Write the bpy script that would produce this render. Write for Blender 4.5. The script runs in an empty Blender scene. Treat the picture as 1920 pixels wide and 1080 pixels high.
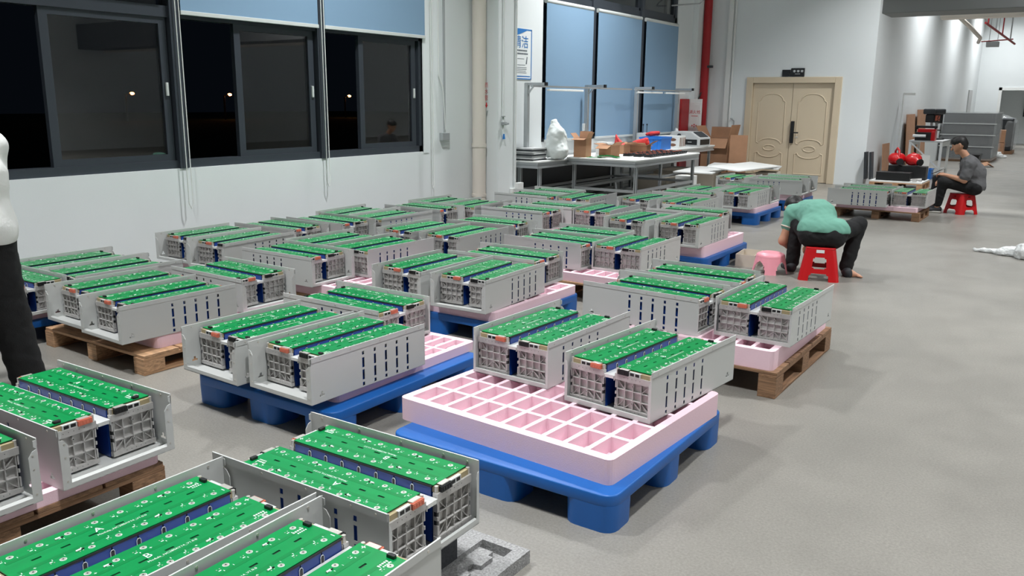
import bpy, bmesh, math, random
import numpy as np
from mathutils import Vector, Matrix, Euler
random.seed(7)
SC = bpy.context.scene
COL = SC.collection
PI = math.pi
R = math.radians

# ------------------------------------------------------------------ camera, world, exposure
PITCH, ROLL, YAW, CAM_H = R(12.65), R(0.557), R(34.0), 1.60
cd = bpy.data.cameras.new('camera'); cam = bpy.data.objects.new('camera', cd); COL.objects.link(cam)
cd.sensor_width = 36.0; cd.lens = 36.0 * 1577.0 / 1920.0; cd.clip_start = 0.05; cd.clip_end = 400
hx = Vector((math.cos(YAW), math.sin(YAW), 0)); hf = Vector((-math.sin(YAW), math.cos(YAW), 0))
fw = hf * math.cos(PITCH) - Vector((0, 0, math.sin(PITCH)))
up0 = hf * math.sin(PITCH) + Vector((0, 0, math.cos(PITCH)))
cr, sr = math.cos(ROLL), math.sin(ROLL)
cx = hx * cr + up0 * sr; cu = up0 * cr - hx * sr
m3 = Matrix((cx, cu, -fw)).transposed()
cam.matrix_world = Matrix.Translation((0, 0, CAM_H)) @ m3.to_4x4()
SC.camera = cam
w = bpy.data.worlds.new('night'); SC.world = w; w.use_nodes = True
w.node_tree.nodes['Background'].inputs[0].default_value = (0.006, 0.009, 0.014, 1)
w.node_tree.nodes['Background'].inputs[1].default_value = 0.25
SC.view_settings.view_transform = 'Standard'; SC.view_settings.look = 'None'
SC.view_settings.gamma = 1.0; SC.view_settings.use_curve_mapping = False
SC.view_settings.exposure = 0.1
LAMP_W = 150.0

# ------------------------------------------------------------------ mesh builder
class MB:
    def __init__(s): s.v = []; s.f = []; s.m = []
    def add(s, vs, fs, m=0):
        o = len(s.v); s.v += [tuple(p) for p in vs]
        for f in fs: s.f.append(tuple(i + o for i in f)); s.m.append(m)
        return s
    def box(s, a, b, m=0):
        x0, y0, z0 = a; x1, y1, z1 = b
        return s.add([(x0,y0,z0),(x1,y0,z0),(x1,y1,z0),(x0,y1,z0),(x0,y0,z1),(x1,y0,z1),(x1,y1,z1),(x0,y1,z1)],
                     [(3,2,1,0),(4,5,6,7),(0,1,5,4),(1,2,6,5),(2,3,7,6),(3,0,4,7)], m)
    def obox(s, c, size, rot=(0,0,0), m=0):
        M = Euler(rot).to_matrix(); h = [d/2 for d in size]; vs = []
        for z in (-1,1):
            for x, y in ((-1,-1),(1,-1),(1,1),(-1,1)):
                vs.append(Vector(c) + M @ Vector((x*h[0], y*h[1], z*h[2])))
        return s.add(vs, [(3,2,1,0),(4,5,6,7),(0,1,5,4),(1,2,6,5),(2,3,7,6),(3,0,4,7)], m)
    def bar(s, p0, p1, wd, ht, m=0, up=(0,0,1)):
        p0, p1 = Vector(p0), Vector(p1); d = (p1-p0).normalized(); u = Vector(up)
        if abs(d.dot(u)) > .99: u = Vector((1,0,0))
        r = d.cross(u).normalized(); u = r.cross(d); vs = []
        for p in (p0, p1):
            for a, b in ((-1,-1),(1,-1),(1,1),(-1,1)): vs.append(p + r*a*wd/2 + u*b*ht/2)
        return s.add(vs, [(3,2,1,0),(4,5,6,7),(0,1,5,4),(1,2,6,5),(2,3,7,6),(3,0,4,7)], m)
    def tube(s, pts, r, n=10, m=0, cap=True):
        pts = [Vector(p) for p in pts]; k = len(pts); rs = r if isinstance(r, (list, tuple)) else [r]*k
        o = len(s.v); prev = None; vs = []
        for i, p in enumerate(pts):
            d = (pts[min(i+1,k-1)] - pts[max(i-1,0)]).normalized()
            if prev is None:
                a = Vector((0,0,1)) if abs(d.z) < .9 else Vector((1,0,0)); e = d.cross(a).normalized()
            else: e = (prev - d*prev.dot(d)).normalized()
            prev = e; g = d.cross(e)
            for j in range(n):
                t = 2*PI*j/n; vs.append(p + (e*math.cos(t) + g*math.sin(t))*rs[i])
        fs = []
        for i in range(k-1):
            for j in range(n):
                a = i*n+j; b = i*n+(j+1)%n; fs.append((a, b, b+n, a+n))
        if cap: fs.append(tuple(range(n))[::-1]); fs.append(tuple((k-1)*n+j for j in range(n)))
        return s.add(vs, fs, m)
    def lathe(s, prof, n=24, c=(0,0,0), m=0):
        vs = []; k = len(prof)
        for r_, z in prof:
            for j in range(n):
                t = 2*PI*j/n; vs.append((c[0]+r_*math.cos(t), c[1]+r_*math.sin(t), c[2]+z))
        fs = []
        for i in range(k-1):
            for j in range(n):
                a = i*n+j; b = i*n+(j+1)%n; fs.append((a, b, b+n, a+n))
        fs.append(tuple(range(n))[::-1]); fs.append(tuple((k-1)*n+j for j in range(n)))
        return s.add(vs, fs, m)
    def prism(s, poly, z0, z1, m=0, T=None):
        n = len(poly); T = T or (lambda x, y, z: (x, y, z))
        vs = [T(x, y, z0) for x, y in poly] + [T(x, y, z1) for x, y in poly]
        fs = [tuple(range(n))[::-1], tuple(range(n, 2*n))] + [(i, (i+1)%n, n+(i+1)%n, n+i) for i in range(n)]
        return s.add(vs, fs, m)
    def plate(s, us, vs_, hole, w0, w1, T, m=0):
        us = sorted(set(round(u, 5) for u in us)); vv = sorted(set(round(v, 5) for v in vs_))
        nu, nv = len(us)-1, len(vv)-1; idx = {}; V = []; F = []
        def vid(i, j, k):
            if (i,j,k) not in idx:
                idx[(i,j,k)] = len(V); V.append(T(us[i], vv[j], (w0, w1)[k]))
            return idx[(i,j,k)]
        sol = [[not hole((us[i]+us[i+1])/2, (vv[j]+vv[j+1])/2) for j in range(nv)] for i in range(nu)]
        S = lambda i, j: 0 <= i < nu and 0 <= j < nv and sol[i][j]
        for i in range(nu):
            for j in range(nv):
                if not sol[i][j]: continue
                F.append((vid(i,j,1), vid(i+1,j,1), vid(i+1,j+1,1), vid(i,j+1,1)))
                F.append((vid(i,j+1,0), vid(i+1,j+1,0), vid(i+1,j,0), vid(i,j,0)))
                if not S(i-1,j): F.append((vid(i,j,0), vid(i,j,1), vid(i,j+1,1), vid(i,j+1,0)))
                if not S(i+1,j): F.append((vid(i+1,j+1,0), vid(i+1,j+1,1), vid(i+1,j,1), vid(i+1,j,0)))
                if not S(i,j-1): F.append((vid(i+1,j,0), vid(i+1,j,1), vid(i,j,1), vid(i,j,0)))
                if not S(i,j+1): F.append((vid(i,j+1,0), vid(i,j+1,1), vid(i+1,j+1,1), vid(i+1,j+1,0)))
        return s.add(V, F, m)
    def text(s, body, size, T, m=0, extrude=0.0, align='CENTER'):
        c = bpy.data.curves.new('t', 'FONT'); c.body = body; c.size = size; c.extrude = extrude
        c.align_x = align; c.align_y = 'CENTER'; c.resolution_u = 2
        o = bpy.data.objects.new('t', c); COL.objects.link(o)
        bpy.context.view_layer.update()
        e = o.evaluated_get(bpy.context.evaluated_depsgraph_get()); me = e.to_mesh()
        vs = [T(*v.co) for v in me.vertices]; fs = [tuple(p.vertices) for p in me.polygons]
        e.to_mesh_clear(); bpy.data.objects.remove(o); bpy.data.curves.remove(c)
        return s.add(vs, fs, m)
    def mesh(s, name, mats, bevel=0, seg=2, smooth=None):
        me = bpy.data.meshes.new(name); me.from_pydata(s.v, [], s.f)
        mats = mats if isinstance(mats, (list, tuple)) else [mats]
        for q in mats: me.materials.append(q)
        me.polygons.foreach_set('material_index', s.m)
        bm = bmesh.new(); bm.from_mesh(me)
        bmesh.ops.recalc_face_normals(bm, faces=bm.faces[:])
        if bevel:
            es = [e for e in bm.edges if len(e.link_faces) == 2 and e.calc_face_angle(0) > R(30)]
            bmesh.ops.bevel(bm, geom=es, offset=bevel, segments=seg, profile=.5, affect='EDGES', clamp_overlap=True)
        bm.to_mesh(me); bm.free()
        if smooth:
            me.polygons.foreach_set('use_smooth', [True]*len(me.polygons)); me.set_sharp_from_angle(angle=R(smooth))
        me.update(); return me

def obj(name, me, parent=None, loc=(0,0,0), rz=0.0, rot=None):
    o = bpy.data.objects.new(name, me); COL.objects.link(o)
    o.location = loc; o.rotation_euler = rot if rot else (0, 0, rz)
    if parent: o.parent = parent
    return o
def tag(o, label, cat, group=None, kind=None):
    o['label'] = label; o['category'] = cat
    if group: o['group'] = group
    if kind: o['kind'] = kind
    return o
def thing(name, label, cat, loc=(0,0,0), rz=0.0, group=None):
    return tag(obj(name, None, None, loc, rz), label, cat, group)
def struct(name, mb, mats, bevel=0, parent=None, smooth=None):
    o = obj(name, mb.mesh(name, mats, bevel, 2, smooth), parent)
    if not parent: o['kind'] = 'structure'
    return o
def single(name, label, cat, mb, mats, loc=(0,0,0), rz=0.0, group=None, bevel=0, smooth=None, rot=None):
    return tag(obj(name, mb.mesh(name, mats, bevel, 2, smooth), None, loc, rz, rot), label, cat, group)
ID = lambda x, y, z: (x, y, z)

# ------------------------------------------------------------------ materials
def lin(c):
    c = c/255.0
    return c/12.92 if c <= .04045 else ((c+.055)/1.055)**2.4
def mat(name, rgb, rough=.5, metal=0.0, noise=None, bump=None, trans=0.0, alpha=1.0, emit=0.0, spec=.5, coat=0.0, stretch=(1,1,1)):
    """noise = (scale, amount): mottling of the thing's own colour; bump = (scale, strength)"""
    M = bpy.data.materials.new(name); M.use_nodes = True; N = M.node_tree.nodes; L = M.node_tree.links
    b = N['Principled BSDF']; c = [lin(x) for x in rgb] + [1]
    b.inputs['Base Color'].default_value = c; b.inputs['Roughness'].default_value = rough
    b.inputs['Metallic'].default_value = metal; b.inputs['Specular IOR Level'].default_value = spec
    if trans: b.inputs['Transmission Weight'].default_value = trans
    if alpha < 1: b.inputs['Alpha'].default_value = alpha
    if coat: b.inputs['Coat Weight'].default_value = coat; b.inputs['Coat Roughness'].default_value = .12
    if emit: b.inputs['Emission Color'].default_value = c; b.inputs['Emission Strength'].default_value = emit
    if noise or bump:
        tc = N.new('ShaderNodeTexCoord'); mp = N.new('ShaderNodeMapping'); L.new(tc.outputs['Object'], mp.inputs[0])
        mp.inputs['Scale'].default_value = stretch
    if noise:
        t = N.new('ShaderNodeTexNoise'); t.inputs['Scale'].default_value = noise[0]; t.inputs['Detail'].default_value = 6
        L.new(mp.outputs[0], t.inputs[0]); r_ = N.new('ShaderNodeValToRGB'); L.new(t.outputs[0], r_.inputs[0])
        k = noise[1]; r_.color_ramp.elements[0].position = .3; r_.color_ramp.elements[1].position = .7
        r_.color_ramp.elements[0].color = [x*(1-k) for x in c[:3]] + [1]
        r_.color_ramp.elements[1].color = [min(1, x*(1+k)) for x in c[:3]] + [1]
        L.new(r_.outputs[0], b.inputs['Base Color'])
    if bump:
        t = N.new('ShaderNodeTexNoise'); t.inputs['Scale'].default_value = bump[0]; t.inputs['Detail'].default_value = 4
        L.new(mp.outputs[0], t.inputs[0]); q = N.new('ShaderNodeBump'); q.inputs['Strength'].default_value = bump[1]
        q.inputs['Distance'].default_value = .01
        L.new(t.outputs[0], q.inputs['Height']); L.new(q.outputs[0], b.inputs['Normal'])
    return M

def mat_floor():
    M = bpy.data.materials.new('polished_concrete'); M.use_nodes = True; N = M.node_tree.nodes; L = M.node_tree.links
    b = N['Principled BSDF']; tc = N.new('ShaderNodeTexCoord')
    def nz(scale, detail, rough=.55):
        t = N.new('ShaderNodeTexNoise'); t.inputs['Scale'].default_value = scale; t.inputs['Detail'].default_value = detail
        t.inputs['Roughness'].default_value = rough; L.new(tc.outputs['Object'], t.inputs[0]); return t
    big, mid, fine = nz(.55, 7), nz(3.2, 8, .65), nz(95, 3, .7)
    r1 = N.new('ShaderNodeValToRGB'); L.new(big.outputs[0], r1.inputs[0])
    r1.color_ramp.elements[0].position = .3; r1.color_ramp.elements[1].position = .75
    r1.color_ramp.elements[0].color = (.222, .212, .192, 1); r1.color_ramp.elements[1].color = (.29, .276, .25, 1)
    r2 = N.new('ShaderNodeValToRGB'); L.new(mid.outputs[0], r2.inputs[0])
    r2.color_ramp.elements[0].position = .2; r2.color_ramp.elements[1].position = .85
    r2.color_ramp.elements[0].color = (.9, .9, .9, 1); r2.color_ramp.elements[1].color = (1.06, 1.06, 1.05, 1)
    r3 = N.new('ShaderNodeValToRGB'); L.new(fine.outputs[0], r3.inputs[0])
    r3.color_ramp.elements[0].position = .3; r3.color_ramp.elements[1].position = .7
    r3.color_ramp.elements[0].color = (.8, .8, .8, 1); r3.color_ramp.elements[1].color = (1.15, 1.15, 1.15, 1)
    def mul(a, c):
        x = N.new('ShaderNodeMix'); x.data_type = 'RGBA'; x.blend_type = 'MULTIPLY'; x.inputs[0].default_value = 1
        L.new(a, x.inputs[6]); L.new(c, x.inputs[7]); return x.outputs[2]
    L.new(mul(mul(r1.outputs[0], r2.outputs[0]), r3.outputs[0]), b.inputs['Base Color'])
    mr = N.new('ShaderNodeMapRange'); L.new(mid.outputs[0], mr.inputs[0])
    mr.inputs['From Min'].default_value = .3; mr.inputs['From Max'].default_value = .7
    mr.inputs['To Min'].default_value = .3; mr.inputs['To Max'].default_value = .42
    L.new(mr.outputs[0], b.inputs['Roughness']); b.inputs['Specular IOR Level'].default_value = .5
    q = N.new('ShaderNodeBump'); q.inputs['Strength'].default_value = .06; q.inputs['Distance'].default_value = .01
    L.new(mid.outputs[0], q.inputs['Height']); L.new(q.outputs[0], b.inputs['Normal'])
    return M

def mat_wood(name, rgb, axis):
    M = bpy.data.materials.new(name); M.use_nodes = True; N = M.node_tree.nodes; L = M.node_tree.links
    b = N['Principled BSDF']; tc = N.new('ShaderNodeTexCoord'); mp = N.new('ShaderNodeMapping'); L.new(tc.outputs['Object'], mp.inputs[0])
    sc = [14, 14, 55]; sc[axis] = 2.0; mp.inputs['Scale'].default_value = sc
    t = N.new('ShaderNodeTexNoise'); t.inputs['Scale'].default_value = 2.5; t.inputs['Detail'].default_value = 7; t.inputs['Roughness'].default_value = .65
    L.new(mp.outputs[0], t.inputs[0]); r_ = N.new('ShaderNodeValToRGB'); L.new(t.outputs[0], r_.inputs[0])
    c = [lin(x) for x in rgb]
    r_.color_ramp.elements[0].position = .36; r_.color_ramp.elements[0].color = [x*.55 for x in c] + [1]
    r_.color_ramp.elements[1].position = .62; r_.color_ramp.elements[1].color = [min(1, x*1.15) for x in c] + [1]
    L.new(r_.outputs[0], b.inputs['Base Color']); b.inputs['Roughness'].default_value = .75
    return M

M_FLOOR = mat_floor()
M_WALL = mat('white_wall_paint', (225,230,231), .75, noise=(1.2,.02), bump=(60,.03))
M_CEIL = mat('ceiling_grey', (190,192,192), .9)
M_FRAME = mat('window_frame_charcoal', (62,68,76), .4, .2)
M_GLASS = mat('window_glass', (255,255,255), .0, trans=1.0)
M_BLIND = mat('blue_blind', (126,157,184), .8, bump=(300,.05))
M_BLINDBAR = mat('blind_bar_grey', (205,210,208), .4)
M_CHAIN = mat('bead_chain', (225,228,225), .5)
M_STEEL = mat('grey_coated_steel', (198,200,198), .42, .1)
M_STEEL2 = mat('pale_aluminium_strip', (222,224,222), .38, .3)
M_PCB = mat('green_board', (0,132,68), .3, noise=(9,.10), spec=.32, stretch=(3,.4,1))
M_PCB2 = mat('board_trace_green', (0,119,59), .3, spec=.32)
M_SILK = mat('board_white_print', (226,240,230), .45)
M_PAD = mat('solder_pad_silver', (196,196,188), .36, .55)
M_BLACK = mat('black_plastic', (20,21,23), .45)
M_CELL = mat('blue_cell_wrap', (20,60,138), .35)
M_CAST = mat('cast_aluminium', (188,186,184), .45, .35, noise=(30,.1))
M_TAN = mat('laminate_tan', (160,146,112), .6)
M_ORANGE = mat('orange_terminal_cover', (204,112,88), .5)
M_BUS = mat('nickel_busbar', (208,204,196), .35, .6)
M_FOAM = mat('pink_foam', (238,206,217), .8, bump=(220,.12), spec=.25)
M_FOAM2 = mat('grey_foam', (150,150,150), .9, noise=(120,.35), bump=(160,.4))
M_BPAL = mat('blue_plastic', (20,94,172), .42, noise=(4,.08), bump=(130,.05))
M_WOODX = mat_wood('pallet_wood_x', (190,150,114), 0)
M_WOODY = mat_wood('pallet_wood_y', (184,144,108), 1)
M_WOODXD = mat_wood('brown_pallet_wood_x', (146,112,84), 0)
M_WOODYD = mat_wood('brown_pallet_wood_y', (140,106,78), 1)
M_RED = mat('red_plastic', (190,12,20), .35, spec=.5)
M_PINK = mat('pink_plastic', (240,158,172), .35)
M_ALU = mat('aluminium_profile', (176,180,182), .38, .45)
M_WHITE = mat('white_coated', (228,230,228), .5)
M_CARD = mat('brown_cardboard', (170,128,98), .8, noise=(6,.08))
M_CARD2 = mat('pale_cardboard', (206,196,182), .8, noise=(6,.05))
M_CARDIN = mat('cardboard_inside', (140,102,76), .85)
M_DOOR = mat('beige_door', (212,196,170), .45)
M_DARK = mat('dark_grey_metal', (58,62,66), .45, .3)
M_REDP = mat('red_pipe_paint', (160,24,32), .4)
M_SIGNRED = mat('red_print', (200,40,44), .6)
M_SIGNBLUE = mat('blue_print', (44,120,190), .6)
M_PAPER = mat('poster_paper', (236,240,240), .5)
M_TEXTGREY = mat('grey_print', (96,104,112), .6)
M_CREAM = mat('cream_pipe', (222,214,204), .5)
M_SKIN = mat('skin', (196,146,118), .55)
M_HAIR = mat('black_hair', (18,16,16), .5)
M_TEAL = mat('teal_polo_fabric', (112,168,150), .85, bump=(180,.15))
M_TRIM = mat('pale_trim', (214,200,186), .8)
M_PANTS = mat('black_trousers', (16,17,19), .85, bump=(120,.2))
M_GREYT = mat('charcoal_tshirt', (92,92,94), .88, bump=(160,.15))
M_SHIRTW = mat('white_shirt', (226,227,225), .85, bump=(60,.2))
M_SHOE = mat('dark_shoe', (42,44,48), .7)
M_SOLE = mat('white_sole', (200,198,192), .7)
M_PHONE = mat('phone_black', (18,18,22), .2)
M_CLEAR = mat('clear_film', (236,240,242), .1, trans=.2, bump=(9,1.4), alpha=.2, spec=.9)
M_BUBBLE = mat('bubble_wrap', (240,243,243), .15, trans=.12, bump=(60,1.0), spec=.9)
M_SACK = mat('white_plastic_sack', (222,228,226), .32, bump=(9,.5))
M_REDBAG = mat('red_bubble_bag', (214,60,60), .4, bump=(120,.6))
M_CRATE = mat('blue_crate', (40,120,208), .45)
M_GREYMETAL = mat('grey_cabinet', (52,56,60), .4, .3)
M_DUCT = mat('dark_duct', (112,114,114), .6)
M_GRASS = mat('night_grass', (40,70,40), .95, noise=(3,.3))
M_LAMP = mat('lamp_diffuser', (255,252,246), .5, emit=14.0)
M_STREET = mat('sodium_lamp', (255,150,80), .5, emit=28.0)
M_TUBE = mat('led_tube', (238,240,238), .4)
M_BROWN = mat('brown_oval', (120,86,66), .7)

# ------------------------------------------------------------------ the setting
XW, YB, XJ, YF, HC = -7.1, 17.6, -3.58, 35.0, 6.6
XR, YN = 10.5, -9.0
struct('floor', MB().box((XW-.3, YN-.3, -.12), (XR+.3, YF+8, 0)), M_FLOOR)
struct('ceiling', MB().box((XW-.3, YN-.3, HC), (XR+.3, YF+8, HC+.1)), M_CEIL)
SILL, WH = .93, 3.3
W1 = (2.2, 8.45)       # near window, y range
W2 = (11.3, 16.35)     # far window
def hole_left(y, z):
    return (W1[0] < y < W1[1] and SILL < z < WH) or (W2[0] < y < W2[1] and .95 < z < 4.6)
struct('wall_left', MB().plate([YN, W1[0], W1[1], W2[0], W2[1], YB+.25], [0, SILL, .95, WH, 4.6, HC], hole_left, XW-.25, XW, lambda u, v, w_: (w_, u, v)), M_WALL)
DX0, DX1, DH = -5.98, -4.2, 2.03
struct('wall_back', MB().plate([XW-.25, DX0, DX1, XJ-.25], [0, DH, HC], lambda x, z: DX0 < x < DX1 and z < DH, YB, YB+.25, lambda u, v, w_: (u, w_, v)), M_WALL)
struct('wall_jut', MB().box((XJ-.25, YB, 0), (XJ, YF, HC)), M_WALL)
FD = (-2.82, -1.2)     # far doorway
struct('wall_far', MB().plate([XJ-.25, FD[0], FD[1], XR+.25], [0, 2.1, HC], lambda x, z: FD[0] < x < FD[1] and z < 2.1, YF, YF+.25, lambda u, v, w_: (u, w_, v)), M_WALL)
struct('wall_right', MB().box((XR, YN, 0), (XR+.25, YF+.25, HC)), M_WALL)
struct('wall_rear', MB().box((XW-.25, YN-.25, 0), (XR+.25, YN, HC)), M_WALL)
# far passage behind the doorway
mb = MB(); mb.box((-3.6, 41, 0), (0, 41.1, 3), 0); mb.box((-3.7, YF+.25, 0), (-3.6, 41, 3), 0); mb.box((0, YF+.25, 0), (.1, 41, 3), 0); mb.box((-3.7, YF+.25, 3), (.1, 41.1, 3.1), 0)
struct('wall_passage', mb, M_WALL)
mb = MB(); mb.box((-2.4, 40.9, 1.1), (-.6, 40.99, 2.1), 0); struct('window_3', mb, M_BLACK)
mb = MB(); t = .07
mb.box((FD[0]-t, YF-.03, 0), (FD[0]+.03, YF+.02, 2.1+t)); mb.box((FD[1]-.03, YF-.03, 0), (FD[1]+t, YF+.02, 2.1+t)); mb.box((FD[0]-t, YF-.03, 2.07), (FD[1]+t, YF+.02, 2.1+t))
struct('trim_1', mb, M_WHITE)
# pale doorway in the right-hand wall and expansion joint in the floor
struct('door_2', MB().box((XJ, 32.6, 0), (XJ+.03, 33.5, 2.05)), M_CEIL)
struct('trim_2', MB().box((XJ, 23.95, .0), (XR, 24.0, .004)), M_ALU)
# columns on the left wall
struct('trim_3', MB().box((XW, 9.62, 0), (-6.75, 10.06, HC)), M_WALL, .01)
struct('trim_4', MB().box((XW, 17.12, 0), (-6.98, 17.6, HC)), M_WALL)
# exterior ground
tag(obj('lawn', MB().box((-90, -40, -.4), (XW-.3, 90, -.3)).mesh('lawn', M_GRASS)), 'dark lawn outside the windows at night', 'lawn')['kind'] = 'structure'

# ---- near window: frame, sashes, glass
def near_window():
    mb = MB(); x0, x1 = XW-.14, XW-.02
    y0, y1 = W1
    mb.box((x0, y0, SILL), (x1, y1, SILL+.075)); mb.box((x0, y0, WH-.06), (x1, y1, WH))
    mb.box((x0, y0, SILL), (x1, y0+.05, WH)); mb.box((x0, y1-.05, SILL), (x1, y1, WH))
    for ym in (4.93, 6.73): mb.box((x0, ym-.045, SILL), (x1+.03, ym+.045, WH))
    mb.box((x0, y0, 2.30), (x1, y1, 2.40))
    win = struct('window_1', mb, M_FRAME)
    for k, (a, b) in enumerate(((3.72, 4.87), (5.62, 6.66), (7.36, 8.36))):
        s = MB(); xs0, xs1 = XW-.09, XW-.04; z0, z1 = SILL+.075, 2.30; t_ = .075
        s.box((xs0, a, z0), (xs1, a+t_, z1)); s.box((xs0, b-t_, z0), (xs1, b, z1))
        s.box((xs0, a+t_, z0), (xs1, b-t_, z0+.06)); s.box((xs0, a+t_, z1-.06), (xs1, b-t_, z1))
        so = obj('sash', s.mesh('sash', M_FRAME), win)
        obj('pane', MB().box((XW-.060, a+t_, z0+.06), (XW-.055, b-t_, z1-.06)).box((XW-.078, a+t_, z0+.06), (XW-.073, b-t_, z1-.06)).mesh('pane', M_GLASS), so)
        obj('latch', MB().box((XW-.04, b-.05, 1.6), (XW-.02, b-.025, 1.72)).mesh('latch', M_BLINDBAR, .004), so)
    for a, b in ((2.25, 4.885), (4.975, 6.685), (6.775, 8.4)):
        obj('pane', MB().box((XW-.09, a, 2.4), (XW-.084, b, WH-.06)).mesh('pane', M_GLASS), win)
    obj('pane', MB().box((XW-.068, 2.25, SILL+.075), (XW-.062, 3.2, 2.3)).mesh('pane', M_GLASS), win)
    obj('sash', MB().box((XW-.09, 3.2, SILL+.075), (XW-.04, 3.26, 2.3)).mesh('sash', M_FRAME), win)
near_window()
struct('trim_5', MB().box((XW-.02, W1[1], SILL-.02), (XW+.008, W1[1]+.10, WH+.05)), M_WALL)
def far_window():
    x0, x1 = XW-.14, XW-.02; y0, y1 = W2; z0, z1 = .95, 4.6; mb = MB()
    for a, b in (((y0, z0), (y1, z0+.06)), ((y0, z1-.06), (y1, z1)), ((y0, z0), (y0+.06, z1)), ((y1-.1, z0), (y1, z1)), ((y0, 3.1), (y1, 3.2))):
        mb.box((x0, a[0], a[1]), (x1, b[0], b[1]))
    for ym in (12.9, 14.75): mb.box((x0, ym-.055, z0), (x1+.03, ym+.055, z1))
    win = struct('window_2', mb, M_FRAME)
    for a, b in ((11.36, 12.845), (12.955, 14.695), (14.805, 16.25)):
        obj('pane', MB().box((XW-.09, a, 1.01), (XW-.084, b, 3.1)).mesh('pane', M_GLASS), win)
        s = MB(); q = .05
        s.box((XW-.09, a, 3.2), (XW-.03, a+q, 4.54)); s.box((XW-.09, b-q, 3.2), (XW-.03, b, 4.54)); s.box((XW-.09, a, 3.2), (XW-.03, b, 3.2+q))
        so = obj('sash', s.mesh('sash', M_FRAME), win)
        obj('pane', MB().box((XW-.07, a+q, 3.2+q), (XW-.064, b-q, 4.54)).mesh('pane', M_GLASS), so)
far_window()
# window opener rod in front of the upper far window
mb = MB(); mb.tube([(XW+.12, 11.4, 3.98), (XW+.12, 16.5, 3.62)], .022, 8)
for y in (12.3, 13.7, 15.2, 16.35):
    z = 3.98 - (y-11.4)*.07; mb.tube([(XW+.12, y, z), (XW+.42, y+.25, z-.08), (XW+.40, y+.1, z-.16), (XW+.0, y-.35, z-.22)], .014, 6)
single('window_opener', 'grey linkage rods that open the upper windows above the far blue blinds', 'window opener', mb, M_ALU)

# ---- roller blinds
def blind(y0, y1, ztop, zbot, label, x, cord=None, zc=.6, group=None):
    t_ = thing('roller_blind', label, 'blind', (x, (y0+y1)/2, zbot), 0, group); h = (y1-y0)/2
    obj('fabric', MB().box((-.003, -h, 0), (.003, h, ztop-zbot)).mesh('fabric', M_BLIND), t_)
    obj('bottom_bar', MB().box((-.012, -h-.005, -.03), (.012, h+.005, .008)).mesh('bottom_bar', M_BLINDBAR, .004), t_)
    obj('roller_tube', MB().tube([(-.02, -h, ztop-zbot), (-.02, h, ztop-zbot)], .035, 14).mesh('roller_tube', M_BLINDBAR, 0, 2, 40), t_)
    if cord is not None:
        c = MB(); yc = cord-(y0+y1)/2; zz = zc-zbot
        c.tube([(.03, yc-.018, ztop-zbot), (.035, yc-.022, zz+.05), (.035, yc, zz), (.035, yc+.022, zz+.05), (.03, yc+.018, ztop-zbot)], .0055, 5)
        obj('pull_cord', c.mesh('pull_cord', M_CHAIN, 0, 2, 60), t_)
blind(2.2, 4.84, 3.28, 2.50, 'blue roller blind at the top left corner, almost fully raised', XW+.03, 4.93, .55)
blind(4.99, 6.68, 3.28, 2.36, 'blue roller blind half lowered over the middle section of the near window', XW+.03, 6.72, .62)
blind(6.78, 8.47, 3.28, 2.36, 'blue roller blind half lowered over the right section of the near window', XW+.03, 8.56, .45)
blind(11.34, 12.81, 3.06, .98, 'blue roller blind fully lowered, the one nearest the wall poster', XW+.04)
blind(12.98, 14.64, 3.06, .98, 'blue roller blind fully lowered, middle of the three behind the workbench', XW+.04)
blind(14.84, 16.3, 3.06, .98, 'blue roller blind fully lowered, the one nearest the red fire pipe', XW+.04)

# ---- door
def face_door():
    mb = MB(); f = .075; y = YB
    mb.box((DX0-.06, y-.03, 0), (DX0+f, y+.14, DH+.06)); mb.box((DX1-f, y-.03, 0), (DX1+.06, y+.14, DH+.06)); mb.box((DX0+f, y-.03, DH-.06), (DX1-f, y+.14, DH+.06))
    d = struct('door_1', mb, M_DOOR, .008)
    xm = (DX0+DX1)/2
    for k, (a, b) in enumerate(((DX0+f, xm), (xm, DX1-f))):
        p = MB(); p.box((a+.004, y+.03, .01), (b-.004, y+.08, DH-.065))
        xa, xb = a+.13, b-.13; xc = (xa+xb)/2; hw = (xb-xa)/2; yy = y+.032; rr = .013
        arc = lambda cx, cz, rx, rz, t0, t1, n=14: [(cx+rx*math.cos(t0+(t1-t0)*i/n), yy, cz+rz*math.sin(t0+(t1-t0)*i/n)) for i in range(n+1)]
        top = [(xa, yy, .78), (xa, yy, 1.60)] + [(xa+.04, yy, 1.63)] + arc(xc, 1.63, hw-.05, .13, PI, 0) + [(xb, yy, 1.60), (xb, yy, .78)] + arc(xc, .76, hw-.05, .10, 0, PI) + [(xa, yy, .78)]
        p.tube(top, rr, 6)
        low = [(xa, yy, .56), (xa, yy, .16), (xb, yy, .16), (xb, yy, .56)] + arc(xc, .58, hw-.05, .10, 0, -PI) + [(xa, yy, .56)]
        p.tube(low, rr, 6); p.tube(arc(xc, .67, .12, .055, 0, 2*PI, 24), rr, 6)
        obj('door_leaf', p.mesh('door_leaf', M_DOOR, 0, 2, 40), d)
    L_ = MB(); L_.box((xm+.02, y-.02, .78), (xm+.085, y+.03, 1.22)); L_.box((xm+.05, y-.055, .98), (xm+.19, y-.035, 1.005)); L_.box((xm+.05, y-.055, .98), (xm+.07, y-.02, 1.005))
    obj('lock_handle', L_.mesh('lock_handle', M_BLACK, .006), d)
    obj('key_plate', MB().box((xm+.11, y+.02, .885), (xm+.17, y+.032, .915)).mesh('key_plate', M_BUS, .003), d)
face_door()
s = thing('door_sign', 'small black sign with three white characters above the beige double door', 'sign', (-5.12, YB, 2.10))
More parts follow.
